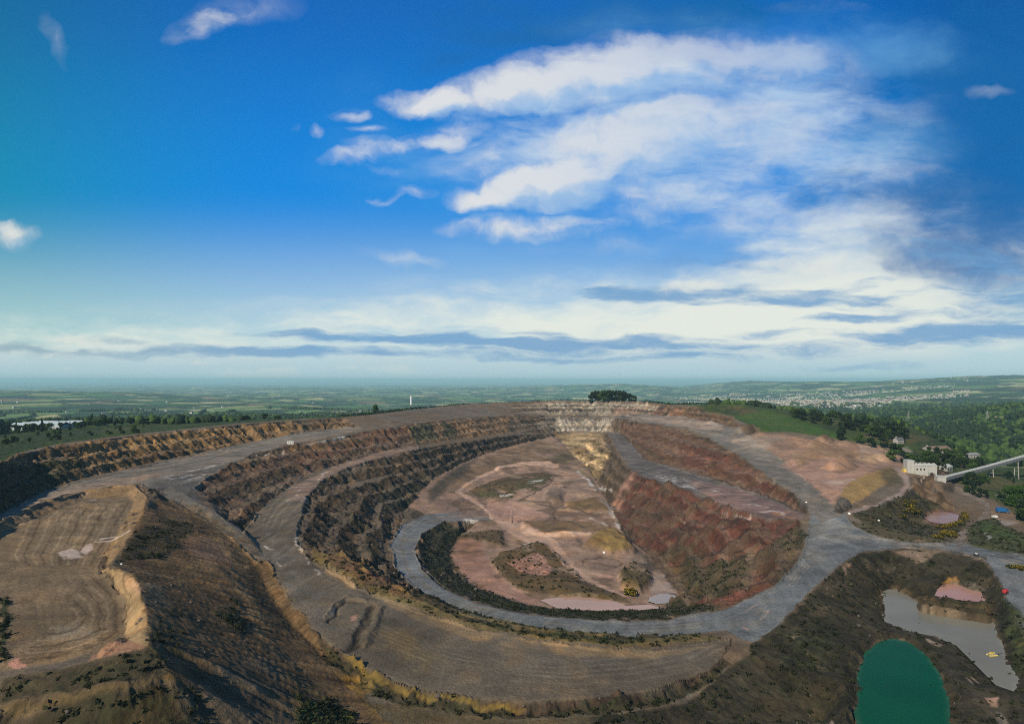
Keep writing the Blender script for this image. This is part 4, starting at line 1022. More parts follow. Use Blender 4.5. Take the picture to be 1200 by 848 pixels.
# gorse: dark bush with yellow bloom
def bush_proto(h, spread, n1, n2_, bl):
    lobes = [(spread * .5 * math.cos(a), spread * .5 * math.sin(a), h * .45, spread * .6, spread * .6, h * .5) for a in (0.3, 2.2, 4.1)] + [(0, 0, h * .55, spread * .6, spread * .6, h * .5)]
    v1, f1 = leaf_cloud(lobes, n1, .22)
    lob2 = [(a, b, c + h * .06, d * 1.02, e * 1.02, f * 1.02) for a, b, c, d, e, f in lobes]
    v2, f2 = leaf_cloud(lob2, n2_, .17)
    tv, tf = join_vf([tube([(0, 0, -.4), (.1, 0, h * .3), (.2, .1, h * .6)], [.12, .08, .03], 5), tube([(0, 0, -.4), (-.3, .2, h * .5)], [.1, .03], 5)])
    return mesh_np('stem', tv, tf, M_BARK, True), mesh_np('foliage', v1, f1, M_GORSE), mesh_np('blossom', v2, f2, M_BLOOM)
GORSE = [bush_proto(2.2, 1.9, 420, 260, 1), bush_proto(2.6, 2.2, 500, 380, 1), bush_proto(2.0, 2.0, 500, 120, 1)]
def gorse(u, v, s, label, group=None, i=None):
    p = sight(u, v)
    if p is None: return
    a, b, c = GORSE[random.randrange(3) if i is None else i]
    o = empty('gorse_bush', p, random.uniform(0, 6.28)); o.scale = (s * random.uniform(.9, 1.2), s * random.uniform(.9, 1.2), s)
    tag(o, label, 'bush', group); link('stem', a, o); link('foliage', b, o); link('blossom', c, o)
gorse(739, 698, 1.7, 'lone bright yellow gorse bush beside the pit pond', i=1)
for k in range(16):
    t = k / 15; a = -.2 + 1.9 * t
    gorse(1104 + 27 * math.cos(a) + random.uniform(-1.5, 1.5), 606 + 12.5 * math.sin(a) + random.uniform(-1, 1), random.uniform(.8, 1.2), 'yellow gorse bush on the rim of the small pink pond', 'gorse round the small pink pond')
for k in range(12):
    gorse(1097 + random.uniform(-6, 24), 629 + random.uniform(-4, 3), random.uniform(.7, 1.1), 'yellow gorse bush on the verge of the haul road', 'gorse on the haul road verge')
for k in range(15):
    gorse(1068 + random.gauss(0, 6), 596 + random.gauss(0, 6), random.uniform(1.0, 1.5), 'dark gorse bush with sparse yellow bloom below the pale track', 'gorse below the pale track', i=2)
for k in range(7):
    gorse(1184 + 4.5 * k, 664.5 + random.uniform(-1, 1.4) + k * .8, random.uniform(.7, 1.0), 'dark yellow gorse bush in the verge row at the road fork', 'gorse row at the road fork')

# ------------------------------------------------------------------ uncountable cover, one object each
def ico(sub=1):
    bm = bmesh.new(); bmesh.ops.create_icosphere(bm, subdivisions=sub, radius=1)
    v = np.array([x.co[:] for x in bm.verts]); f = np.array([[y.index for y in x.verts] for x in bm.faces]); bm.free(); return v, f
IV, IF = ico(2); IV1, IF1 = ico(1)
def blobs_mesh(name, pos, rad_, hgt, mat, jit=.28, iv=IV, jf=IF, smooth=False):
    n = len(pos); k = len(iv)
    nz_ = 1 + jit * rng.normal(size=(n, k))
    v = iv[None] * nz_[..., None] * np.stack([rad_, rad_, hgt], -1)[:, None, :] + pos[:, None, :]
    f = (jf[None] + (np.arange(n) * k)[:, None, None]).reshape(-1, 3)
    return mesh_np(name, v.reshape(-1, 3), f, mat, smooth)
# far woods: clumps, copses and hedgerow trees of the open country
def wood_positions(n, rmin, rmax, thr):
    a = rng.uniform(-.86, .86, n); r = np.exp(rng.uniform(math.log(rmin), math.log(rmax), n))
    x, y = r * np.sin(a), r * np.cos(a)
    t = fbm(x, y, 520, 4, 77); m = t > np.where(x > .45 * y, thr - .22, thr)
    d = plan_dist(plan, x, y)
    m &= d < -60
    return x[m], y[m]
wx, wy = wood_positions(30000, 820, 4200, .10)
hx, hy = [], []
for k in range(420):                              # hedgerow lines
    a = rng.uniform(-.8, .8); r = math.exp(rng.uniform(math.log(900), math.log(4000)))
    x0, y0 = r * math.sin(a), r * math.cos(a); th = rng.choice([.5, .5 + 1.57]) + rng.normal() * .15; L_ = rng.uniform(90, 300)
    for s_ in np.arange(0, L_, 9): hx.append(x0 + s_ * math.cos(th) + rng.normal()); hy.append(y0 + s_ * math.sin(th) + rng.normal())
wx = np.concatenate([wx, hx]); wy = np.concatenate([wy, hy]); m = plan_dist(plan, wx, wy) < -60; wx, wy = wx[m], wy[m]
def keep_clear(x, y):
    uu = 600 + F * x / np.maximum(y, 1)
    return ~((uu > 800) & (uu < 1005) & (y < 960)) & ~((uu > 300) & (uu < 830) & (y < 1350)) & ~((uu > 0) & (uu < 85) & (y < 960)) & ~((uu > 1040) & (y < 760))
m = keep_clear(wx, wy); wx, wy = wx[m], wy[m]
wz = np.array([ground_z(x, y) for x, y in zip(wx, wy)])
wr = rng.uniform(3.2, 6.2, len(wx)) * (1 + np.hypot(wx, wy) / 9000)
wm = blobs_mesh('woodland', np.stack([wx, wy, wz + wr * .7], -1), wr, wr * 1.0, M_LEAF[1], .22, IV, IF); wm.materials.append(M_LEAF[0])
wm.polygons.foreach_set('material_index', np.repeat((fbm(wx, wy, 160, 3, 78) + .35 * rng.normal(size=len(wx)) > .05).astype(np.int32), len(IF)))
o = link('woodland', wm); tag(o, kind='stuff')
# scrub on the slopes
pv = (VEG * (1 - OUT) * (GY > 100) * (rad < 620)); area = (np.gradient(RR)[:, None] * np.gradient(AZ)[None, :] * RR[:, None]); pr = (pv * area).ravel() / np.maximum(rad.ravel(), 60) ; pr /= pr.sum()
NS = 5600
ids = rng.choice(NR * NA, NS, p=pr)
sp = VX[ids] + np.stack([rng.normal(size=NS) * .3, rng.normal(size=NS) * .3, np.zeros(NS)], -1)
ss = rng.uniform(.35, 1.0, NS) * (.7 + .5 * rng.random(NS))
nq = 9
d = rng.normal(size=(NS, nq, 3)); d[..., 2] = np.abs(d[..., 2]) * .7
c_ = sp[:, None] + d * ss[:, None, None] * .55
t_ = rng.normal(size=(NS, nq, 3)); b_ = rng.normal(size=(NS, nq, 3))
t_ /= np.linalg.norm(t_, axis=-1, keepdims=True); b_ /= np.linalg.norm(b_, axis=-1, keepdims=True)
s4 = ss[:, None, None] * .42
v4 = np.stack([c_ - t_ * s4 - b_ * s4, c_ + t_ * s4 - b_ * s4, c_ + t_ * s4 + b_ * s4, c_ - t_ * s4 + b_ * s4], 2).reshape(-1, 3)
M_SCRUB = leaf_mat('scrub_leaf', (.010, .014, .006), (.028, .034, .013), (.075, .062, .024), .4, .12)
o = link('scrub', mesh_np('scrub', v4, np.arange(len(v4)).reshape(-1, 4), M_SCRUB)); tag(o, kind='stuff')
# fallen rock at the foot of the faces and along the berms
near_steep = STEEP * (1 - OUT) * (1 - np.clip(ROADM, 0, 1)) * np.clip(ROUGH, 0, 1) * (rad < 900) * (GY > 110)
pr = (near_steep * area).ravel(); pr /= pr.sum()
NB_ = 3600; ids = rng.choice(NR * NA, NB_, p=pr)
bs_ = rng.gamma(1.5, .17, NB_) + .10
M_RUBBLE = plain_mat('broken_rock', (.105, .085, .07), .95, .5, .25)
o = link('rubble', blobs_mesh('rubble', VX[ids] + np.array([0, 0, .1]), bs_, bs_ * .75, M_RUBBLE, .24, IV1, IF1)); tag(o, kind='stuff')
# ------------------------------------------------------------------ water
def water_mat(name, col, spec=.35, rough=.12):
    m, nt, N, L = new_mat(name); q = NT(nt)
    P = q.n('ShaderNodeNewGeometry').outputs['Position']
    bump = q.n('ShaderNodeBump', {'Height': q.noise(P, 1.2, 3), 'Strength': .08, 'Distance': .1})
    v = q.mr(q.noise(P, .06, 3), .3, .7, .9, 1.1, False)
    c = q.mix(1.0, (*col, 1), q.n('ShaderNodeCombineColor', {0: v, 1: v, 2: v}).outputs[0], 'MULTIPLY')
    sh = q.n('ShaderNodeAttribute', attribute_name='shallow').outputs['Fac']
    sh = q.math('MULTIPLY', sh, q.mr(q.noise(P, .35, 4), .3, .7, .3, 1.3, False), True)
    c = q.mix(q.math('POWER', sh, 1.6), c, tuple(1.05 * a + b_ for a, b_ in zip(col, (.030, .034, .026))))
    b = q.n('ShaderNodeBsdfPrincipled', {'Base Color': c, 'Roughness': rough, 'Normal': bump.outputs[0]}); b.inputs['Specular IOR Level'].default_value = spec
    q.n('ShaderNodeOutputMaterial', {0: b.outputs[0]})
    return m
for (mt, col, spec), poly, d in PONDS_BUILT:
    pts = px(poly); cx = sum(p[0] for p in pts) / len(pts); cyv = sum(p[1] for p in pts) / len(pts)
    vs = [world(cx + (u - cx) * 1.04, cyv + (v - cyv) * 1.04, d) for u, v in pts]
    n_ = len(vs); wx_ = sum(q_[0] for q_ in vs) / n_; wy_ = sum(q_[1] for q_ in vs) / n_
    vi = [(wx_ + (x - wx_) * .86, wy_ + (y - wy_) * .86, z) for x, y, z in vs]
    me = bpy.data.meshes.new('pond_water'); me.from_pydata(vs + vi, [], [(i, (i + 1) % n_, n_ + (i + 1) % n_, n_ + i) for i in range(n_)] + [tuple(range(n_, 2 * n_))]); me.update()
    at_ = me.attributes.new('shallow', 'FLOAT', 'POINT'); at_.data.foreach_set('value', [1.0] * n_ + [0.0] * n_)
    if me.polygons[-1].normal.z < 0: me.flip_normals()
    me.materials.append(water_mat(mt, col, spec))
    tag(link('pond_water', me), kind='structure')

# ------------------------------------------------------------------ small solid builders
def box_vf(x0, x1, y0, y1, z0, z1):
    v = [(x0, y0, z0), (x1, y0, z0), (x1, y1, z0), (x0, y1, z0), (x0, y0, z1), (x1, y0, z1), (x1, y1, z1), (x0, y1, z1)]
    return v, [(0, 3, 2, 1), (4, 5, 6, 7), (0, 1, 5, 4), (1, 2, 6, 5), (2, 3, 7, 6), (3, 0, 4, 7)]
def solid(name, vf, mat, parent=None, bevel=0.0, loc=None, rot=0, smooth=False):
    v, f = vf
    bm = bmesh.new(); bv = [bm.verts.new(p) for p in v]
    for q_ in f: bm.faces.new([bv[i] for i in q_])
    bmesh.ops.recalc_face_normals(bm, faces=bm.faces)
    if bevel:
        bmesh.ops.bevel(bm, geom=list(bm.edges), offset=bevel, segments=2, affect='EDGES', clamp_overlap=True)
    me = bpy.data.meshes.new(name); bm.to_mesh(me); bm.free()
    if smooth:
        for p in me.polygons: p.use_smooth = True
    me.materials.append(mat)
    return link(name, me, parent, loc, rot)
def gable_vf(x0, x1, y0, y1, z0, zr, over=.4, th=.25, axis='x'):
    """a pitched roof slab with its ridge along x"""
    ym = (y0 + y1) / 2
    prof = [(y0 - over, z0 - .1), (ym, zr), (y1 + over, z0 - .1), (y1 + over, z0 - .1 + th), (ym, zr + th), (y0 - over, z0 - .1 + th)]
    v = [(x0 - over, y, z) for y, z in prof] + [(x1 + over, y, z) for y, z in prof]; n = 6
    f = [tuple(range(n))[::-1], tuple(range(n, 2 * n))] + [(i, (i + 1) % n, n + (i + 1) % n, n + i) for i in range(n)]
    return v, f
def gable_walls(x0, x1, y0, y1, z0, ze, zr):
    ym = (y0 + y1) / 2
    v = [(x0, y0, z0), (x0, y1, z0), (x0, y1, ze), (x0, ym, zr), (x0, y0, ze)]; v += [(x1, y, z) for _, y, z in v]
    f = [(0, 1, 2, 3, 4), (9, 8, 7, 6, 5), (0, 5, 6, 1), (1, 6, 7, 2), (2, 7, 8, 3), (3, 8, 9, 4), (4, 9, 5, 0)]
    return v, f
def ribbed(name, col, rough=.55, pitch=2.2, axis=0):
    m, nt, N, L = new_mat(name); q = NT(nt)
    P = q.n('ShaderNodeTexCoord').outputs['Object']
    wv = q.n('ShaderNodeTexWave', {'Vector': P, 'Scale': pitch}, wave_type='BANDS', bands_direction='XY'[axis] if axis < 2 else 'DIAGONAL')
    st = q.n('ShaderNodeMapping', {'Vector': P, 'Scale': (.9, .9, .12)})
    v = q.mr(q.noise(st.outputs[0], .8, 6, .7), .3, .75, 1.08, .72, False)
    c = q.mix(1.0, (*col, 1), q.n('ShaderNodeCombineColor', {0: v, 1: v, 2: v}).outputs[0], 'MULTIPLY')
    bp = q.n('ShaderNodeBump', {'Height': wv.outputs[1], 'Strength': .4, 'Distance': .12})
    b = q.n('ShaderNodeBsdfPrincipled', {'Base Color': c, 'Roughness': rough, 'Normal': bp.outputs[0]})
    q.n('ShaderNodeOutputMaterial', {0: b.outputs[0]})
    return m
M_CLAD = ribbed('pale_cladding', (.46, .46, .42)); M_CLADR = ribbed('pale_roof', (.54, .55, .50))
M_CLADG = ribbed('grey_cladding', (.28, .29, .27)); M_STEEL = plain_mat('grey_steel', (.30, .31, .30), .6, .2)
M_DARK = plain_mat('dark_metal', (.03, .03, .032), .5, .2); M_GLASS = plain_mat('dark_glass', (.02, .025, .03), .1, .1, spec=.6)
M_WHITE = plain_mat('white_paint', (.75, .75, .72), .5, .1); M_CONC = plain_mat('weathered_concrete', (.33, .32, .30), .9, .25)
M_BLUE = plain_mat('blue_paint', (.015, .11, .30), .4, .1); M_RED = plain_mat('red_paint', (.38, .03, .03), .45, .15)
M_YEL = plain_mat('yellow_paint', (.62, .46, .10), .5, .15); M_RUB = plain_mat('rubber', (.02, .02, .02), .85, .2)
M_CREAM = plain_mat('cream_render', (.50, .48, .42), .9, .15); M_SLATE = plain_mat('slate_roof', (.12, .12, .13), .8, .25); M_RENDER = plain_mat('pale_render', (.52, .50, .45), .9, .12)
M_ROOFR = plain_mat('brown_roof', (.20, .14, .11), .85, .25); M_PANE = plain_mat('greenhouse_pane', (.42, .50, .52), .18, .12, spec=.6)

# ------------------------------------------------------------------ processing plant
p = Vector(world(1080, 555.5, 80.2)); bx = empty('plant_building', (p.x, p.y, 0)); bx.rotation_euler.z = R(-12); bx.scale = (.68, .68, 1)
zb = p.z
tag(bx, 'long pale corrugated plant building with a taller block at its end', 'building')
L2 = 14.6; zt = zb + 8.0
solid('wall', gable_walls(-10.5, L2, -7, 7, zb - 8, zt, zt + 1.1), M_CLAD, bx)
rf = solid('roof', gable_vf(-10.5, L2, -7, 7, zt, zt + 1.15, .5, .3), M_CLADR, bx)
for k in range(5): solid('ridge_vent', box_vf(-8 + k * 5, -5.6 + k * 5, -.7, .7, zt + 1.1, zt + 2.2), M_CLADG, rf)
tb = solid('tower_block', box_vf(-18.4, -10.53, -6, 6.5, zb - 3, zt + 3.6), M_CLAD, bx, .05)
solid('block_roof', box_vf(-18.7, -10.2, -6.3, 6.8, zt + 3.6, zt + 4.1), M_CLADR, tb)
solid('side_panel', box_vf(-21.4, -18.42, -3, 4, zb - 1, zb + 4.2), M_YEL, tb)
dr = solid('loading_door', box_vf(4.5, 9.0, -7.12, -6.9, zb - 3.0, zb + 2.4), M_CLADG, bx)
solid('door_frame', join_vf([box_vf(4.2, 4.5, -7.2, -6.95, zb - 3, zb + 2.7), box_vf(9, 9.3, -7.2, -6.95, zb - 3, zb + 2.7), box_vf(4.5, 9, -7.2, -6.95, zb + 2.4, zb + 2.7)]), M_STEEL, dr)
for k in range(3): solid('window', box_vf(-8.6 + k * 4, -6.8 + k * 4, -7.1, -6.9, zb + 4.2, zb + 5.6), M_GLASS, bx)
# transfer house at the foot of the conveyor
a0 = Vector(world(1107.0, 561.5, 82.0))
th_ = empty('transfer_house', (a0.x - 3.5, a0.y, 0), R(-12)); tag(th_, 'small pale boxy house where the conveyor meets the plant', 'building')
solid('wall', box_vf(-3.4, 2.8, -3.0, 3.0, a0.z - 4.2, a0.z + 2.6), M_CLAD, th_, .04)
solid('roof', box_vf(-3.7, 3.1, -3.3, 3.3, a0.z + 2.6, a0.z + 3.0), M_CLADR, th_)
solid('door', box_vf(-1.5, .2, -3.1, -2.98, a0.z - 3.4, a0.z - .9), M_CLADG, th_)
# conveyor gallery: from the plant out across the valley road
gp = [a0 + Vector((0, 0, .5)), Vector(world(1128, 555.5, 82)), Vector(world(1152, 549.3, 81)), Vector(world(1200, 535.8, 77)), Vector(world(1262, 519, 72))]
cv0 = empty('conveyor_gallery', (0, 0, 0)); cv0.location = (gp[0].x, gp[0].y, 0)
tag(cv0, 'long pale enclosed conveyor gallery rising on legs across the wooded valley', 'conveyor')
def sweep(pts, prof):
    vs, fs, n = [], [], len(prof)
    for i, p_ in enumerate(pts):
        d_ = (pts[min(i + 1, len(pts) - 1)] - pts[max(i - 1, 0)]); d_.z = 0; d_.normalize(); s_ = Vector((d_.y, -d_.x, 0))
        for (a, b) in prof: vs.append(tuple(p_ + s_ * a + Vector((0, 0, b)) - Vector((gp[0].x, gp[0].y, 0))))
        if i:
            for k in range(n): fs.append(((i - 1) * n + k, (i - 1) * n + (k + 1) % n, i * n + (k + 1) % n, i * n + k))
    fs += [tuple(range(n))[::-1], tuple(range((len(pts) - 1) * n, len(pts) * n))]
    return vs, fs
arch = [(1.7 * math.cos(t), 1.4 + 1.25 * math.sin(t)) for t in np.linspace(0, math.pi, 9)]
solid('gallery', sweep(gp, [(-1.7, -.9), (1.7, -.9), (1.7, 1.3), (-1.7, 1.3)]), M_CLADG, cv0)
solid('gallery_roof', sweep(gp, [(x * 1.08, z + .0) for x, z in arch]), M_CLADR, cv0, smooth=False)
solid('girder', sweep(gp, [(-1.5, -1.6), (1.5, -1.6), (1.5, -.93), (-1.5, -.93)]), M_STEEL, cv0)
def along(u):
    for a, b in zip(gp[:-1], gp[1:]):
        ua, ub = 600 + F * a.x / a.y, 600 + F * b.x / b.y
        if ua <= u <= ub:
            t = (u - ua) / (ub - ua); return a + (b - a) * t, (b - a).normalized()
for u in (1131, 1161, 1190.5, 1225):
    c, d_ = along(u); s_ = Vector((d_.y, -d_.x, 0)).normalized(); gz = ground_z(c.x, c.y) - 1.5
    vf = []
    o2 = Vector((gp[0].x, gp[0].y, 0)); top = c + Vector((0, 0, -1.6)) - o2
    lg = empty('trestle', (0, 0, 0)); lg.parent = cv0
    for sg in (-1, 1):
        f_ = Vector((top.x, top.y, gz)) + s_ * 1.9 * sg; t_p = top + s_ * 1.25 * sg
        vf = tube([f_, t_p], [.42, .38], 6); solid('leg', vf, M_CONC, lg)
    m1 = Vector((top.x, top.y, (gz + top.z) / 2))
    solid('cross_brace', tube([m1 - s_ * 1.5, m1 + s_ * 1.5], [.2, .2], 6), M_STEEL, lg)

# ------------------------------------------------------------------ vehicles and yard pieces
def wheel(parent, x, y, r=.5, wdt=.35):
    n = 16
    ring = [(x + r * math.cos(2 * math.pi * k / n), r + r * math.sin(2 * math.pi * k / n)) for k in range(n)]
    v = [(a, y - wdt / 2, b) for a, b in ring] + [(a, y + wdt / 2, b) for a, b in ring]
    f = [tuple(range(n))[::-1], tuple(range(n, 2 * n))] + [(i, (i + 1) % n, n + (i + 1) % n, n + i) for i in range(n)]
    w_ = solid('wheel', (v, f), M_RUB, parent, .03)
    hub = [(x + r * .45 * math.cos(2 * math.pi * k / n), r + r * .45 * math.sin(2 * math.pi * k / n)) for k in range(n)]
    v = [(a, y - wdt / 2 - .03, b) for a, b in hub] + [(a, y + wdt / 2 + .03, b) for a, b in hub]
    solid('rim', (v, f), M_STEEL, w_)
pt = sight(1174.5, 600.5)
lor = empty('lorry', pt + Vector((0, 0, .03)), R(-14)); tag(lor, 'blue box lorry parked on the brown yard by the plant road', 'lorry')
solid('chassis', box_vf(-3.6, 3.6, -1.0, 1.0, .55, .85), M_DARK, lor)
solid('cargo_box', box_vf(-3.6, 1.5, -1.25, 1.25, .87, 3.5), M_BLUE, lor, .06)
cab = solid('cab', ([(1.65, -1.2, .6), (3.7, -1.2, .6), (3.7, -1.2, 1.7), (3.35, -1.2, 2.7), (1.65, -1.2, 2.7), (1.65, 1.2, .6), (3.7, 1.2, .6), (3.7, 1.2, 1.7), (3.35, 1.2, 2.7), (1.65, 1.2, 2.7)],
      [(0, 1, 2, 3, 4), (9, 8, 7, 6, 5), (0, 5, 6, 1), (1, 6, 7, 2), (2, 7, 8, 3), (3, 8, 9, 4), (4, 9, 5, 0)]), M_BLUE, lor, .05)
solid('windscreen', ([(3.715, -1.05, 1.78), (3.715, 1.05, 1.78), (3.41, 1.05, 2.6), (3.41, -1.05, 2.6), (3.69, -1.05, 1.75), (3.69, 1.05, 1.75), (3.37, 1.05, 2.6), (3.37, -1.05, 2.6)], [(0, 1, 2, 3), (7, 6, 5, 4), (0, 4, 5, 1), (1, 5, 6, 2), (2, 6, 7, 3), (3, 7, 4, 0)]), M_GLASS, cab)
for sg in (-1, 1):
    solid('side_window', box_vf(2.2, 3.2, sg * 1.21 - .015, sg * 1.21 + .015, 1.75, 2.5), M_GLASS, cab)
    solid('headlight', box_vf(3.7, 3.74, sg * .85 - .18, sg * .85 + .18, .85, 1.1), M_WHITE, cab)
    for x in (-2.5, 2.7): wheel(lor, x, sg * 1.05, .5)
# skip beside the lorry
pt = sight(1165.5, 606.5)
sk_ = empty('waste_skip', pt, R(10)); tag(sk_, 'pale open skip beside the blue lorry', 'skip')
outer = [(-1.3, -.85, .1), (1.3, -.85, .1), (1.3, .85, .1), (-1.3, .85, .1), (-1.9, -.95, 1.5), (1.9, -.95, 1.5), (1.9, .95, 1.5), (-1.9, .95, 1.5)]
inner = [(-1.75, -.85, 1.5), (1.75, -.85, 1.5), (1.75, .85, 1.5), (-1.75, .85, 1.5), (-1.2, -.75, .25), (1.2, -.75, .25), (1.2, .75, .25), (-1.2, .75, .25)]
solid('body', (outer + inner, [(0, 3, 2, 1), (0, 1, 5, 4), (1, 2, 6, 5), (2, 3, 7, 6), (3, 0, 4, 7), (4, 5, 9, 8), (5, 6, 10, 9), (6, 7, 11, 10), (7, 4, 8, 11), (8, 9, 13, 12), (9, 10, 14, 13), (10, 11, 15, 14), (11, 8, 12, 15), (12, 13, 14, 15)]), M_WHITE, sk_)
for sg in (-1, 1): solid('lifting_lug', box_vf(-.9, -.7, sg * .97 - .08, sg * .97 + .08, .8, 1.0), M_DARK, sk_)
# red tank on its skid by the bank road
pt = sight(1178, 697) or Vector(world(1178, 697, 90))
rt = empty('fuel_tank', pt, R(30)); tag(rt, 'small red tank on a skid at the edge of the bank road', 'tank')
n = 18; pr_ = [(-1.25, .0), (-1.25, .62), (-1.1, .82), (1.1, .82), (1.25, .62), (1.25, 0)]
vs = [(x, r_ * math.cos(2 * math.pi * k / n), 1.25 + r_ * math.sin(2 * math.pi * k / n)) for x, r_ in pr_[1:5] for k in range(n)]
fs = [(i * n + k, i * n + (k + 1) % n, (i + 1) * n + (k + 1) % n, (i + 1) * n + k) for i in range(3) for k in range(n)] + [tuple(range(n)), tuple(range(3 * n, 4 * n))[::-1]]
solid('shell', (vs, fs), M_RED, rt); solid('filler_cap', tube([(0, 0, 2.05), (0, 0, 2.3)], [.2, .2], 10), M_DARK, rt)
for x in (-.8, .8): solid('skid', box_vf(x - .12, x + .12, -.85, .85, -.1, .52), M_DARK, rt)
# pump raft on the grey pond with its hose
pw = Vector(world(1162.5, 767.2, 98.35))
pr0 = empty('pump_raft', pw, R(8)); tag(pr0, 'yellow pump raft floating on the grey pond', 'raft')
for y in (-.62, .62): solid('float', tube([(-1.7, y, .02), (-1.5, y, .02), (1.5, y, .02), (1.7, y, .02)], [.14, .36, .36, .14], 12), M_YEL, pr0)
solid('deck', box_vf(-1.35, 1.35, -.8, .8, .40, .48), M_STEEL, pr0)
solid('pump', join_vf([box_vf(-.8, .2, -.4, .4, .485, 1.05), tube([(.3, 0, .8), (1.0, 0, .8)], [.22, .22], 10)]), M_YEL, pr0)
hp = [pw + Vector((1.0, .1, .35)), pw + Vector((2.4, .35, .12))]
e = sight(1178, 764) or Vector(world(1178, 764, 96)); hp += [pw.lerp(e, .75) + Vector((0, 0, .15)), e + Vector((0, 0, .25))]
e2 = sight(1192, 760); hp += [e2 + Vector((0, 0, .25))] if e2 else []
hs_ = solid('pump_hose', tube(hp, [.13] * len(hp), 8), M_RUB); tag(hs_, 'dark hose running from the yellow raft to the bank', 'hose')
# low dark edge barriers beside the haul road
for (u0, v0, u1, v1), lb in zip(((1114, 648.3, 1128, 650.0), (1141, 651.8, 1147.5, 653.2), (1149, 653.4, 1156.5, 655.6)), ('longest dark edge barrier beside the haul road above the ponds', 'short dark edge barrier with a pale cap above the ponds', 'dark edge barrier nearest the fork of the bank road')):
    a, b = sight(u0, v0), sight(u1, v1)
    if a is None or b is None: continue
    L_ = (b - a).length; an = math.atan2(b.y - a.y, b.x - a.x)
    br = empty('edge_barrier', a.lerp(b, .5), an); tag(br, lb, 'barrier', 'dark barriers beside the haul road')
    h = 1.1
    solid('beam', ([(-L_ / 2, -.45, -.3), (-L_ / 2, .45, -.3), (-L_ / 2, .22, h), (-L_ / 2, -.22, h), (L_ / 2, -.45, -.3), (L_ / 2, .45, -.3), (L_ / 2, .22, h), (L_ / 2, -.22, h)], [(0, 1, 2, 3), (7, 6, 5, 4), (0, 4, 5, 1), (1, 5, 6, 2), (2, 6, 7, 3), (3, 7, 4, 0)]), M_DARK, br, .04)
    if 'cap' in lb: solid('cap', box_vf(-.5, .5, -.3, .3, h + .005, h + .35), M_WHITE, br)
# site cabin at the crest of the upper floor
pt = sight(340.5, 521) or Vector(world(340, 521, 62))
cb = empty('site_cabin', pt, R(8)); tag(cb, 'small white cabin on the crest of the upper floor', 'cabin')
solid('wall', box_vf(-3.1, 3.1, -1.4, 1.4, -.2, 2.7), M_WHITE, cb, .04); solid('roof', box_vf(-3.25, 3.25, -1.55, 1.55, 2.7, 2.9), M_CLADR, cb)
dd = solid('door', box_vf(-.5, .45, -1.46, -1.39, 0, 2.1), M_STEEL, cb); solid('handle', box_vf(.25, .35, -1.52, -1.465, .95, 1.1), M_DARK, dd)
for x in (-2.4, 1.2): solid('window', box_vf(x, x + 1.2, -1.45, -1.39, 1.0, 1.9), M_GLASS, cb)
# pale marker stones
def stone(u, v, s, label, mat=M_WHITE, group='pale stones marking the track junction'):
    pt = sight(u, v)
    if pt is None: return
    vv = IV * (1 + .16 * rng.normal(size=(len(IV), 1))) * np.array([s, s * .8, s * .75])
    o = link('marker_stone', mesh_np('marker_stone', vv, IF, mat), None, pt + Vector((0, 0, s * .4)))
    tag(o, label, 'stone', group)
stone(995.5, 602.5, .9, 'pale stone at the foot of the tan bank by the junction')
stone(1030, 610.5, .8, 'pale stone on the dark verge above the haul road')
stone(945, 589, .8, 'pale stone at the top corner of the red bench road')
stone(142.5, 662.5, .45, 'small pale stone on the crest of the tan lagoon bank', group=None)
stone(708, 648.5, 1.1, 'pale boulder above the ring track on the pit floor', group=None)
def rock(u, v, s, sz, label):
    pt = sight(u, v)
    iv, jf = ico(4)
    d_ = fbm(iv[:, 0] * 3 + iv[:, 2] * 2.1, iv[:, 1] * 3 - iv[:, 2] * 1.7, 1.6, 4, 51)
    vv = iv * (1 + .35 * d_)[:, None] * np.array([s, s * .8, sz])
    o = link('boulder', mesh_np('boulder', vv, jf, plain_mat('dark_boulder', (.07, .062, .055), .95, .5, .6)), None, pt + Vector((0, 0, sz * .35)))
    tag(o, label, 'boulder')
rock(988, 595, 4.2, 4.5, 'big dark boulder at the foot of the tan bank')
# poles along the rim
def pole(u, v, h, label, group=None, y=None):
    pt = sight(u, v)
    if pt is None: return
    o = empty('utility_pole', pt, .4); tag(o, label, 'pole', group)
    solid('shaft', tube([(0, 0, -1), (0, 0, h)], [.22, .15], 8), M_CONC, o); solid('cross_arm', box_vf(-1.1, 1.1, -.1, .1, h - .9, h - .65), M_BARK, o)
pole(393, 488.5, 10, 'pale utility pole standing before the low trees on the rim')
pole(518, 475.5, 8, 'utility pole by the hedge near the white tower', None)
# white tower far beyond the rim
pt = sight(481.8, 474.5)
tw = empty('white_tower', pt); tag(tw, 'slim white tower rising from the fields beyond the rim', 'tower')
k_ = pt.y / F
solid('shaft', tube([(0, 0, -4), (0, 0, 10.5 * k_)], [1.15 * k_, 1.0 * k_], 20), M_WHITE, tw); solid('cap', tube([(0, 0, 10.5 * k_ + .02), (0, 0, 10.9 * k_)], [1.1 * k_, 1.1 * k_], 20), M_CLADR, tw)
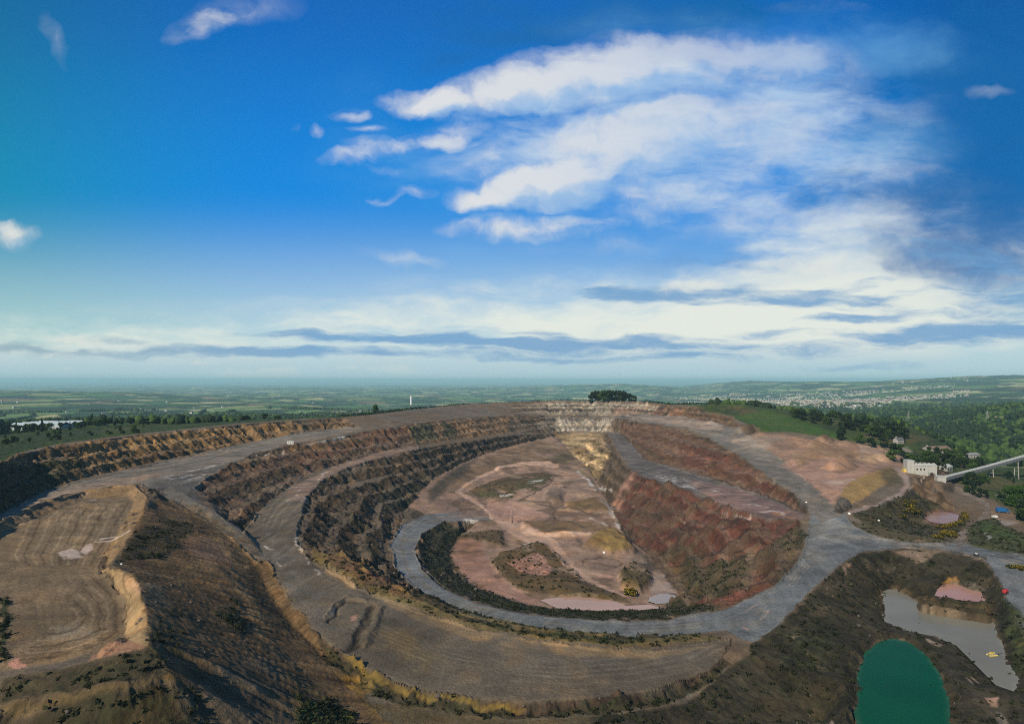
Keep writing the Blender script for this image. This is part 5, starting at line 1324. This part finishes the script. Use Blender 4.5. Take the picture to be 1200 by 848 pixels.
# lattice pylons
def pylon(u, v, h, label):
    pt = sight(u, v)
    if pt is None: return
    o = empty('pylon', pt, .5); tag(o, label, 'pylon')
    b, t = h * .11, h * .018
    bars = []
    for sx in (-1, 1):
        for sy in (-1, 1): bars.append(tube([(sx * b, sy * b, -1), (sx * t, sy * t, h)], [.28, .2], 5))
    for i in range(7):
        z0, z1 = h * i / 7, h * (i + 1) / 7; w0, w1 = b + (t - b) * i / 7, b + (t - b) * (i + 1) / 7
        for sx, sy in ((1, 1), (1, -1), (-1, -1), (-1, 1)):
            bars.append(tube([(sx * w0, sy * w0, z0), (-sy * w1, sx * w1, z1)], [.12, .12], 4))
    solid('mast_lattice', join_vf(bars), M_STEEL, o)
    for z, wd in ((.72, .2), (.83, .24), (.94, .16)):
        solid('arm', tube([(-h * wd, 0, h * z), (0, 0, h * (z + .015)), (h * wd, 0, h * z)], [.15, .35, .15], 5), M_STEEL, o)
pylon(1064.5, 495, 30, 'grey lattice pylon above the fields near the town'); pylon(1157, 496, 28, 'grey lattice pylon beside the wooded hill')

# ------------------------------------------------------------------ glasshouses beyond the near rim
def glasshouse(u0, u1, v, dep, label):
    p0 = sight((u0 + u1) / 2, v); wd = (u1 - u0) / F * p0.y; h = 5.0
    o = empty('glasshouse', p0, R(-6)); tag(o, label, 'glasshouse', 'glasshouses beyond the near rim')
    solid('wall', box_vf(-wd / 2, wd / 2, 0, dep, -2, h), M_PANE, o)
    nb = max(2, int(dep / 12))
    for k in range(nb): solid('roof_bay', gable_vf(-wd / 2, wd / 2, k * dep / nb + .1, (k + 1) * dep / nb - .1, h + .1, h + 3.2, .05, .2), M_PANE, o)
    solid('door', box_vf(-1.5, 1.5, -.12, 0.02, -1, 3), M_STEEL, o)
glasshouse(10, 36, 503.6, 48, 'long pale glasshouse with ridged roof behind the tall dark conifers')
glasshouse(53, 73, 502.8, 40, 'shorter pale glasshouse at the end of the dark conifers')
# ------------------------------------------------------------------ houses of the valley
def house_mesh(l, w_, h, hr, wall, roof):
    a, fa = gable_walls(-l / 2, l / 2, -w_ / 2, w_ / 2, -1.5, h, h + hr); b, fb_ = gable_vf(-l / 2, l / 2, -w_ / 2, w_ / 2, h, h + hr, .35, .25)
    return (a, fa), (b, fb_)
def house(name, u, v, l, w_, h, hr, rot, label, wall=M_RENDER, roof=M_SLATE, cat='house'):
    p0 = sight(u, v)
    if p0 is None: return
    o = empty(name, p0, rot); tag(o, label, cat)
    a, b = house_mesh(l, w_, h, hr, wall, roof)
    solid('wall', a, wall, o); r_ = solid('roof', b, roof, o)
    solid('chimney', box_vf(-l / 2 + .6, -l / 2 + 1.4, -.4, .4, h + hr * .3, h + hr + 1.2), M_RENDER, r_)
    solid('door', box_vf(-.5, .5, -w_ / 2 - .05, -w_ / 2 + .05, -.2, 2.0), M_DARK, o)
    for k in (-1, 1): solid('window', box_vf(k * l * .3 - .6, k * l * .3 + .6, -w_ / 2 - .05, -w_ / 2 + .05, 1.0, 2.2), M_GLASS, o)
house('farmhouse', 1053, 519.5, 9, 6, 4, 2.4, .3, 'pale grey house among the dark trees behind the plant', M_CONC, M_SLATE)
house('barn', 1097.5, 530, 24, 12, 4, 2.5, .1, 'low pale barn on the bare bank behind the plant', M_CONC, M_ROOFR, 'barn')
house('shed', 1119, 541, 18, 8, 3.5, 2.0, -.1, 'low shed with pale roof behind the thicket', M_CONC, M_CLADR, 'shed')
house('shed', 1138, 536.5, 14, 8, 3.5, 1.8, .2, 'small shed beside the rough field above the conveyor', M_CONC, M_CLADG, 'shed')
house('shed', 1108.5, 551.5, 9, 7, 4, 2, .5, 'pale blue shed close to the conveyor foot', M_CLADG, M_CLADR, 'shed')
TOWN = []
HM = []
for i, (l, w_, h, hr, wl, rf_) in enumerate(((11, 8, 5.5, 2.8, M_RENDER, M_SLATE), (16, 8, 5.5, 2.8, M_CREAM, M_ROOFR), (9, 7.5, 5, 2.6, M_CREAM, M_SLATE), (26, 14, 7, 2.2, M_WHITE, M_CLADR))):
    (a, fa), (b, fb_) = house_mesh(l, w_, h, hr, wl, rf_)
    me = bpy.data.meshes.new('town_house'); V_, F_ = join_vf([(a, fa), (b, fb_)])
    me.from_pydata(V_, [], F_); me.materials.append(wl); me.materials.append(rf_)
    me.polygons.foreach_set('material_index', [0] * len(fa) + [1] * len(fb_)); me.update()
    HM.append((me, np.array(V_), F_, [0] * len(fa) + [1] * len(fb_), wl, rf_))
def town_points(n):
    out = []
    while len(out) < n:
        t = rng.random(); u = rng.uniform(790, 1135)
        v = rng.uniform(463, 488)
        y = F * 190 / (v - VH) * rng.uniform(.9, 1.1); x = (u - 600) / F * y
        c = fbm(np.array([x]), np.array([y]), 900, 3, 91)[0] + .35 * math.exp(-((u - 1010) / 95) ** 2 - ((v - 478) / 8) ** 2) - .5 * (u < 880) * (v > 474) - .6 * (v > 484) * (u > 1060)
        if c > .12: out.append((x, y))
    return out
tp = sorted(town_points(2600), key=lambda p_: p_[1])
first = {}
sv, sf, sm, so_ = [], [], [], 0
for i, (x, y) in enumerate(tp):
    z = ground_z(x, y); k = int(rng.choice([0, 1, 2, 3], p=[.35, .3, .28, .07])); an = rng.choice([0, .5, 1.57]) + rng.normal() * .1
    if i < 290:
        o = link('town_house', HM[k][0], None, (x, y, z), an)
        tag(o, ('white roofed' if k == 3 else 'small pale') + ' building on the near side of the town in the hazy valley', 'house', 'near houses of the valley town' if k != 3 else 'near halls of the valley town')
    else:
        me, V_, F_, mi, wl, rf_ = HM[k]
        c_, s_ = math.cos(an), math.sin(an)
        W_ = np.stack([V_[:, 0] * c_ - V_[:, 1] * s_ + x, V_[:, 0] * s_ + V_[:, 1] * c_ + y, V_[:, 2] + z], -1)
        sv.append(W_); sf += [tuple(j + so_ for j in f) for f in F_]; sm += [{0: 0, 1: 1, 2: 1, 3: 1}[k] if m_ == 0 else {0: 2, 1: 3, 2: 2, 3: 1}[k] for m_ in mi]; so_ += len(V_)
me = bpy.data.meshes.new('town'); me.from_pydata(np.concatenate(sv).tolist(), [], sf)
for m_ in (M_RENDER, M_CREAM, M_SLATE, M_ROOFR): me.materials.append(m_)
me.polygons.foreach_set('material_index', sm); me.update()
tag(link('town', me), kind='stuff')
# scattered farms on the left
for k in range(26):
    u = rng.uniform(-10, 700) if k < 26 else rng.uniform(1000, 1190); v = rng.uniform(462, 486) if k < 26 else rng.uniform(482, 490)
    p0 = sight(u, v, 1300, 9000)
    if p0 is None: continue
    kk = int(rng.choice([0, 0, 2])); o = link('farmstead', HM[kk][0], None, p0, rng.uniform(0, 3)); o.scale = (1.3, 1.3, 1.2)
    tag(o, 'pale farm building scattered among the distant fields', 'house', 'farm buildings scattered among the fields')

# ------------------------------------------------------------------ hedges on the rim
def hedge(pts, h, label):
    vs = []
    for a, b in zip(pts[:-1], pts[1:]):
        L_ = math.hypot(b[0] - a[0], b[1] - a[1])
        for s_ in np.arange(0, L_, 1.6):
            x, y = a[0] + (b[0] - a[0]) * s_ / L_, a[1] + (b[1] - a[1]) * s_ / L_
            hh = h * rng.uniform(.6, 1.25); vs.append((x + rng.normal() * .5, y + rng.normal() * .5, ground_z(x, y) + hh * .45, 1.6, 1.4, hh * .6))
    v_, f_ = leaf_cloud(vs, len(vs) * 16, .5)
    o = link('hedge', mesh_np('hedge', v_, f_, M_LEAF[1])); tag(o, label, 'hedge')
def rim_xy(lst): return [world(*t)[:2] for t in lst]
hedge([(x * 1.012, y * 1.012) for x, y in rim_xy([(395, 488.6, 44), (420, 487.5, 44), (460, 482.4, 43), (500, 477.2, 42), (550, 472.2, 40), (600, 470.4, 38), (650, 468.6, 36), (692, 469, 36), (745, 469.5, 36)])], 4.6, 'dark hedge along the far rim running under the tree clump')
hedge([(x * 1.012, y * 1.012) for x, y in rim_xy([(745, 469.5, 36), (780, 473.3, 38.5), (805, 476.5, 40.6), (830, 479.6, 43)])], 4.0, 'dark hedge along the rim beside the grassy hill')
# ------------------------------------------------------------------ air
zl, zh = float(H.min()) - 1.0, max(float(H.max()), HC) + 6.0
hz_v, hz_f = box_vf(-63000, 63000, -2500, 63000, zl, zh)
m, nt, N, L = new_mat('haze'); q = NT(nt)
vol = q.n('ShaderNodeVolumePrincipled', {'Color': (*HAZE_COL, 1), 'Density': HAZE_D, 'Anisotropy': .0})
q.n('ShaderNodeOutputMaterial', {'Volume': vol.outputs[0]})
hz_o = solid('haze', (hz_v, hz_f), m); tag(hz_o, kind='stuff')
# ------------------------------------------------------------------ sky, clouds and sun
EXPOSURE = 0.0
SUN_EL, SUN_AZ = 34, -141
w = bpy.data.worlds.new('World'); scene.world = w; w.use_nodes = True
nt = w.node_tree; nt.nodes.clear(); q = NT(nt)
sk = q.n('ShaderNodeTexSky', sky_type='NISHITA', sun_disc=False, sun_elevation=R(SUN_EL), sun_rotation=R(SUN_AZ),
         air_density=1.0, dust_density=0.3, ozone_density=4.0, altitude=100)
hs = q.n('ShaderNodeHueSaturation', {'Saturation': SKY_SAT, 'Value': 1.0, 'Color': q.mix(1.0, sk.outputs[0], SKY_TINT, 'MULTIPLY')})
D = q.n('ShaderNodeTexCoord').outputs['Generated']
sep = q.n('ShaderNodeSeparateXYZ', {0: D})
yy = q.math('MAXIMUM', sep.outputs[1], .12)
# sky coordinates: horizontal and vertical tangents of the direction, in hundreds of image pixels
cu = q.math('ADD', q.math('MULTIPLY', q.math('DIVIDE', sep.outputs[0], yy), F / 100), 6.0)
cv = q.math('SUBTRACT', VH / 100, q.math('MULTIPLY', q.math('DIVIDE', sep.outputs[2], yy), F / 100))
PC = q.n('ShaderNodeCombineXYZ', {0: cu, 1: cv}).outputs[0]
def off(vec, dx, dy): return q.n('ShaderNodeVectorMath', {0: vec, 1: (dx, dy, 0)}, operation='ADD').outputs[0]
def warp(vec, scale, amt, detail=3, sy=1.0):
    m = q.n('ShaderNodeMapping', {'Vector': vec, 'Scale': (1, sy, 1)})
    t = q.n('ShaderNodeTexNoise', {'Vector': m.outputs[0], 'Scale': scale, 'Detail': detail, 'Roughness': .55}).outputs['Color']
    t = q.n('ShaderNodeVectorMath', {0: t, 1: (.5, .5, .5)}, operation='SUBTRACT').outputs[0]
    t = q.n('ShaderNodeVectorMath', {0: t, 'Scale': amt}, operation='SCALE').outputs[0]
    return q.n('ShaderNodeVectorMath', {0: vec, 1: t}, operation='ADD').outputs[0]
def blobs(vec, lst):
    tot = None
    for (u, v, ru, rv, rot, wt) in lst:
        m = q.n('ShaderNodeMapping', {'Vector': vec, 'Location': (u / 100, v / 100, 0), 'Rotation': (0, 0, R(rot)), 'Scale': (ru / 100, rv / 100, 1)}, vector_type='TEXTURE')
        g = q.n('ShaderNodeTexGradient', {'Vector': m.outputs[0]}, gradient_type='SPHERICAL').outputs[1]
        g = q.math('MULTIPLY', q.math('POWER', g, .7), wt)
        tot = g if tot is None else q.math('ADD', tot, g)
    return tot
CUM = [(490,122,62,20,0,.9),(575,112,90,30,-10,1),(660,95,110,42,-8,1),(750,72,110,38,0,1),(850,68,120,36,3,.95),(950,78,90,38,8,.7),
       (800,122,220,48,3,.72),(670,185,90,42,-18,.95),(760,165,120,48,-5,.9),(850,165,150,55,5,.75),(930,165,90,50,10,.5),(640,222,80,30,-8,1),(580,238,50,22,-8,.7),(720,225,130,45,0,.65),
       (440,176,42,13,0,.6),(500,172,48,15,-4,.65),(420,186,30,9,0,.5),(376,156,11,9,0,.6),(430,156,28,6,0,.4),(590,212,40,17,-10,.7),(560,238,44,16,0,.7),(345,150,8,5,0,.3),(460,205,40,6,10,.35),(520,205,26,8,0,.4),(535,162,44,22,-12,.75),(410,138,24,10,0,.75),(398,192,30,11,0,.6),(565,190,44,22,-35,.5),(490,228,30,7,0,.6),(455,233,22,4,0,.45),
       (620,267,120,15,-1,.8),(700,285,120,14,0,.35),(1060,205,55,20,0,.55),(1162,106,28,9,0,.5),(232,36,50,18,-18,.52),(285,16,80,22,-8,.34),(15,277,34,17,0,.85),(960,8,70,10,0,.4),(62,46,40,12,60,.30),(470,300,60,10,10,.3),
       (880,262,150,34,5,.62),(980,262,110,34,8,.6),(1050,290,90,34,10,.4),(960,305,80,12,-4,.75),(1000,290,60,16,-20,.5),(1120,320,110,32,0,.5),(870,330,110,12,0,.45),(920,342,60,10,5,.75),(990,318,50,12,-8,.6),(760,334,60,7,0,.35),(1150,350,120,36,0,.45)]
VEIL = [(1000,160,130,60,0,.3),(720,135,270,80,-8,.45),(560,200,160,60,-10,.22),(1030,350,270,80,0,.9),(900,385,360,50,0,.9),(700,360,420,60,0,.5),(1060,280,220,90,0,.7),(850,235,240,90,0,.22),(880,150,300,130,0,.52),(300,400,620,55,0,.55),(640,430,900,36,0,.6),(20,420,300,40,0,.4)]
GREY = [(860,347,200,14,2,.85),(740,341,110,9,2,.65),(960,358,120,8,2,.6),(1180,350,90,50,0,.7),(1150,392,150,12,-2,.7),(1000,378,80,8,0,.55),(470,397,230,8,2,.7),(430,413,270,8,1,.8),(575,404,150,8,3,.65),(1040,372,90,8,-4,.6),(1090,387,110,10,-6,.6),(930,392,90,7,0,.5),(760,400,140,9,1,.6),(1130,300,90,20,10,.7),(1000,337,70,8,-10,.5),(1060,347,60,6,-6,.5),(420,395,150,8,1,.5),(560,397,110,9,3,.55),
        (690,406,150,8,0,.7),(740,419,190,7,0,.65),(640,400,90,8,0,.4),(850,410,180,10,0,.5),(250,411,170,8,0,.7),(100,413,130,7,0,.55),(20,408,50,7,0,.7),(130,400,60,6,4,.45),(1010,428,90,5,0,.6),(1100,400,160,14,-3,.6),(620,388,60,6,4,.5),(470,384,110,4,0,.3)]
FLUFF = [(300,437,70,8,0,.8),(330,434,30,8,0,.5),(280,440,30,6,0,.5),(465,433,44,8,0,.75),(240,425,25,5,0,.5),(90,400,60,9,8,.75),(60,416,40,5,0,.5),(75,432,30,5,0,.5),(410,430,40,4,0,.5),(200,425,40,4,0,.4)]
w1 = warp(warp(PC, 1.1, .45), 4.5, .13, 4)
def nz(vec, scale, detail, rough=.58, sx=1, sy=1):
    m = q.n('ShaderNodeMapping', {'Vector': vec, 'Scale': (sx, sy, 1)})
    return q.n('ShaderNodeTexNoise', {'Vector': m.outputs[0], 'Scale': scale, 'Detail': detail, 'Roughness': rough}).outputs[0]
def cum_density(dx, dy, det):
    p = off(w1, dx, dy) if dx or dy else w1
    b = blobs(p, CUM)
    n = nz(p, 1.1, det, .62, 1, 1.6)
    present = q.mr(b, .0, .45)
    return q.math('ADD', q.math('MULTIPLY', b, 1.0), q.math('MULTIPLY', q.math('MULTIPLY', q.math('SUBTRACT', n, .51), 2.1), present))
d0 = cum_density(0, 0, 7); d1 = cum_density(-.13, -.14, 3)
a_cum = q.math('MULTIPLY', q.math('POWER', q.mr(d0, -.12, 1.15), 1.15), q.mr(cu, 6.2, 9.6, .95, .50))
lit = q.mr(q.math('SUBTRACT', d0, d1), -.55, .40)
lit = q.math('ADD', q.math('MULTIPLY', lit, .75), q.math('MULTIPLY', q.mr(cu, 5.0, 11.0, .25, -.12, False), 1))
c_cum = q.mix(q.math('MAXIMUM', q.math('MINIMUM', lit, 1), 0), CL_DARK, CL_LIT)
warm = q.mr(cv, 2.0, 3.6)
c_cum = q.mix(warm, c_cum, q.mix(q.math('MAXIMUM', q.math('MINIMUM', lit, 1), 0), (3.0, 5.0, 6.9), (9.6, 9.0, 7.4)))
w2 = warp(warp(PC, .8, .30, 3, 3.0), 5, .05, 3, 3)
vb = blobs(w2, VEIL); vn = nz(w2, .9, 6, .62, 1, 3.2)
a_veil = q.math('MULTIPLY', q.mr(q.math('ADD', vb, q.math('MULTIPLY', q.math('SUBTRACT', vn, .5), q.mr(vb, 0, .5, 0, 2.1))), .05, 1.15), .86)
gb = blobs(w2, GREY); gn = nz(w2, 1.3, 7, .64, 1, 6.5)
gd = q.math('ADD', gb, q.math('MULTIPLY', q.math('SUBTRACT', gn, .5), q.mr(gb, 0, .3, 0, 2.4)))
a_grey = q.math('MULTIPLY', q.mr(gd, -.05, 1.0), .84)
fb = blobs(warp(PC, 6, .10, 4), FLUFF); fn = nz(PC, 6, 5, .6)
a_fl = q.math('MULTIPLY', q.mr(q.math('ADD', fb, q.math('MULTIPLY', q.math('SUBTRACT', fn, .5), q.mr(fb, 0, .3, 0, 1.5))), .2, .7), .55)
# clear-air haze low over the land, warmer towards the sun
el = q.mr(cv, 2.0, 4.35)
hz = q.mix(q.mr(cu, 0, 5), (4.9, 7.0, 6.6), (5.6, 7.4, 7.6))
az_ = q.mix(q.mr(cu, -1, 3.5), (.0, 2.7, 4.3), (.0, 2.5, 7.5))
az_ = q.mix(q.mr(cu, 9.0, 12.0), az_, (.0, 1.35, 4.1))
az_ = q.mix(q.mr(cv, -.8, 2.6), q.mix(1.0, az_, (.6, .46, .66), 'MULTIPLY'), az_)
az_ = q.mix(q.mr(cv, -7, -.6), (.25, .9, 2.2), az_)
base = q.mix(q.mr(cv, -.5, 2.6, .74, .92), hs.outputs[0], az_)
base = q.mix(q.math('MULTIPLY', q.math('POWER', q.mr(cv, 2.1, 4.25), 1.2), .90), base, hz)
LOWC = q.mr(cv, 4.05, 4.50)
veil_c = q.mix(q.mr(cv, 1.5, 3.5), (5.2, 6.6, 8.2), (8.7, 8.8, 7.7))
veil_c = q.mix(q.mr(cv, 3.9, 4.35), veil_c, (5.0, 6.4, 7.2))
DEEP = [(690,20,230,45,0,.8),(900,10,200,40,0,.6),(1080,120,160,90,0,.6),(1160,250,160,100,0,1),(1000,225,130,40,0,.6),(1180,80,120,120,0,.8),(560,60,120,30,-10,.5),(860,312,150,22,0,.35),(1100,300,120,40,10,.6)]
PALE = [(1040,170,120,40,0,.5),(980,50,160,50,0,.45),(760,30,160,30,0,.35),(1080,60,90,40,0,.35),(520,200,200,60,0,.4),(560,300,180,30,0,.35),(420,120,80,60,0,.2)]
dn = nz(w2, 1.0, 6, .6, 1, 2.0)
db = blobs(w1, DEEP); a_deep = q.math('MULTIPLY', q.mr(q.math('ADD', db, q.math('MULTIPLY', q.math('SUBTRACT', dn, .5), q.mr(db, 0, .4, 0, 1.6))), .0, 1.05), .85)
pb = blobs(w1, PALE); a_pale = q.math('MULTIPLY', q.mr(q.math('ADD', pb, q.math('MULTIPLY', q.math('SUBTRACT', dn, .45), q.mr(pb, 0, .4, 0, 1.4))), .0, 1.0), .45)
out = q.mix(a_veil, base, veil_c)
out = q.mix(a_deep, out, (.05, 1.30, 3.9))
out = q.mix(a_pale, out, (1.8, 4.6, 7.8))
out = q.mix(a_grey, out, q.mix(q.mr(cu, 0, 4), (2.9, 4.2, 5.0), (1.3, 3.3, 6.0)))
out = q.mix(a_cum, out, c_cum)
out = q.mix(a_fl, out, (7.6, 7.8, 7.2))
out = q.mix(q.math('MULTIPLY', LOWC, .7), out, (4.9, 6.5, 6.9))
bg = q.n('ShaderNodeBackground', {0: out, 1: .1}); q.n('ShaderNodeOutputWorld', {0: bg.outputs[0]})
sl = bpy.data.lights.new('sun', 'SUN'); sl.energy = SUN_E; sl.angle = R(.6); sl.color = (1, .87, .68)
so = bpy.data.objects.new('sun', sl); COL.objects.link(so)
sd = Vector((math.sin(R(SUN_AZ)) * math.cos(R(SUN_EL)), math.cos(R(SUN_AZ)) * math.cos(R(SUN_EL)), math.sin(R(SUN_EL))))
so.rotation_euler = sd.to_track_quat('Z', 'Y').to_euler()
so.location = (0, 0, 400)
# ------------------------------------------------------------------ camera, sun, render settings
cam = bpy.data.cameras.new('camera'); co = bpy.data.objects.new('camera', cam); COL.objects.link(co)
co.location = (0, 0, HC); co.rotation_euler = (R(90), 0, 0)
cam.sensor_width = 36; cam.lens = 36 * F / 1200
cam.shift_y = (VH - 424) / 1200
cam.clip_start = 1; cam.clip_end = 200000
scene.camera = co
scene.view_settings.view_transform = 'Standard'; scene.view_settings.look = 'None'
scene.view_settings.exposure = EXPOSURE; scene.view_settings.gamma = 1
scene.render.engine = 'CYCLES'
cy = scene.cycles
cy.use_denoising = False; cy.filter_width = 1.0
try: cy.denoiser = 'OPENIMAGEDENOISE'
except Exception: pass
cy.use_adaptive_sampling = True; cy.adaptive_threshold = .006
cy.max_bounces = 5; cy.diffuse_bounces = 2; cy.glossy_bounces = 2; cy.transmission_bounces = 2; cy.volume_bounces = 1; cy.transparent_max_bounces = 8
cy.caustics_reflective = False; cy.caustics_refractive = False
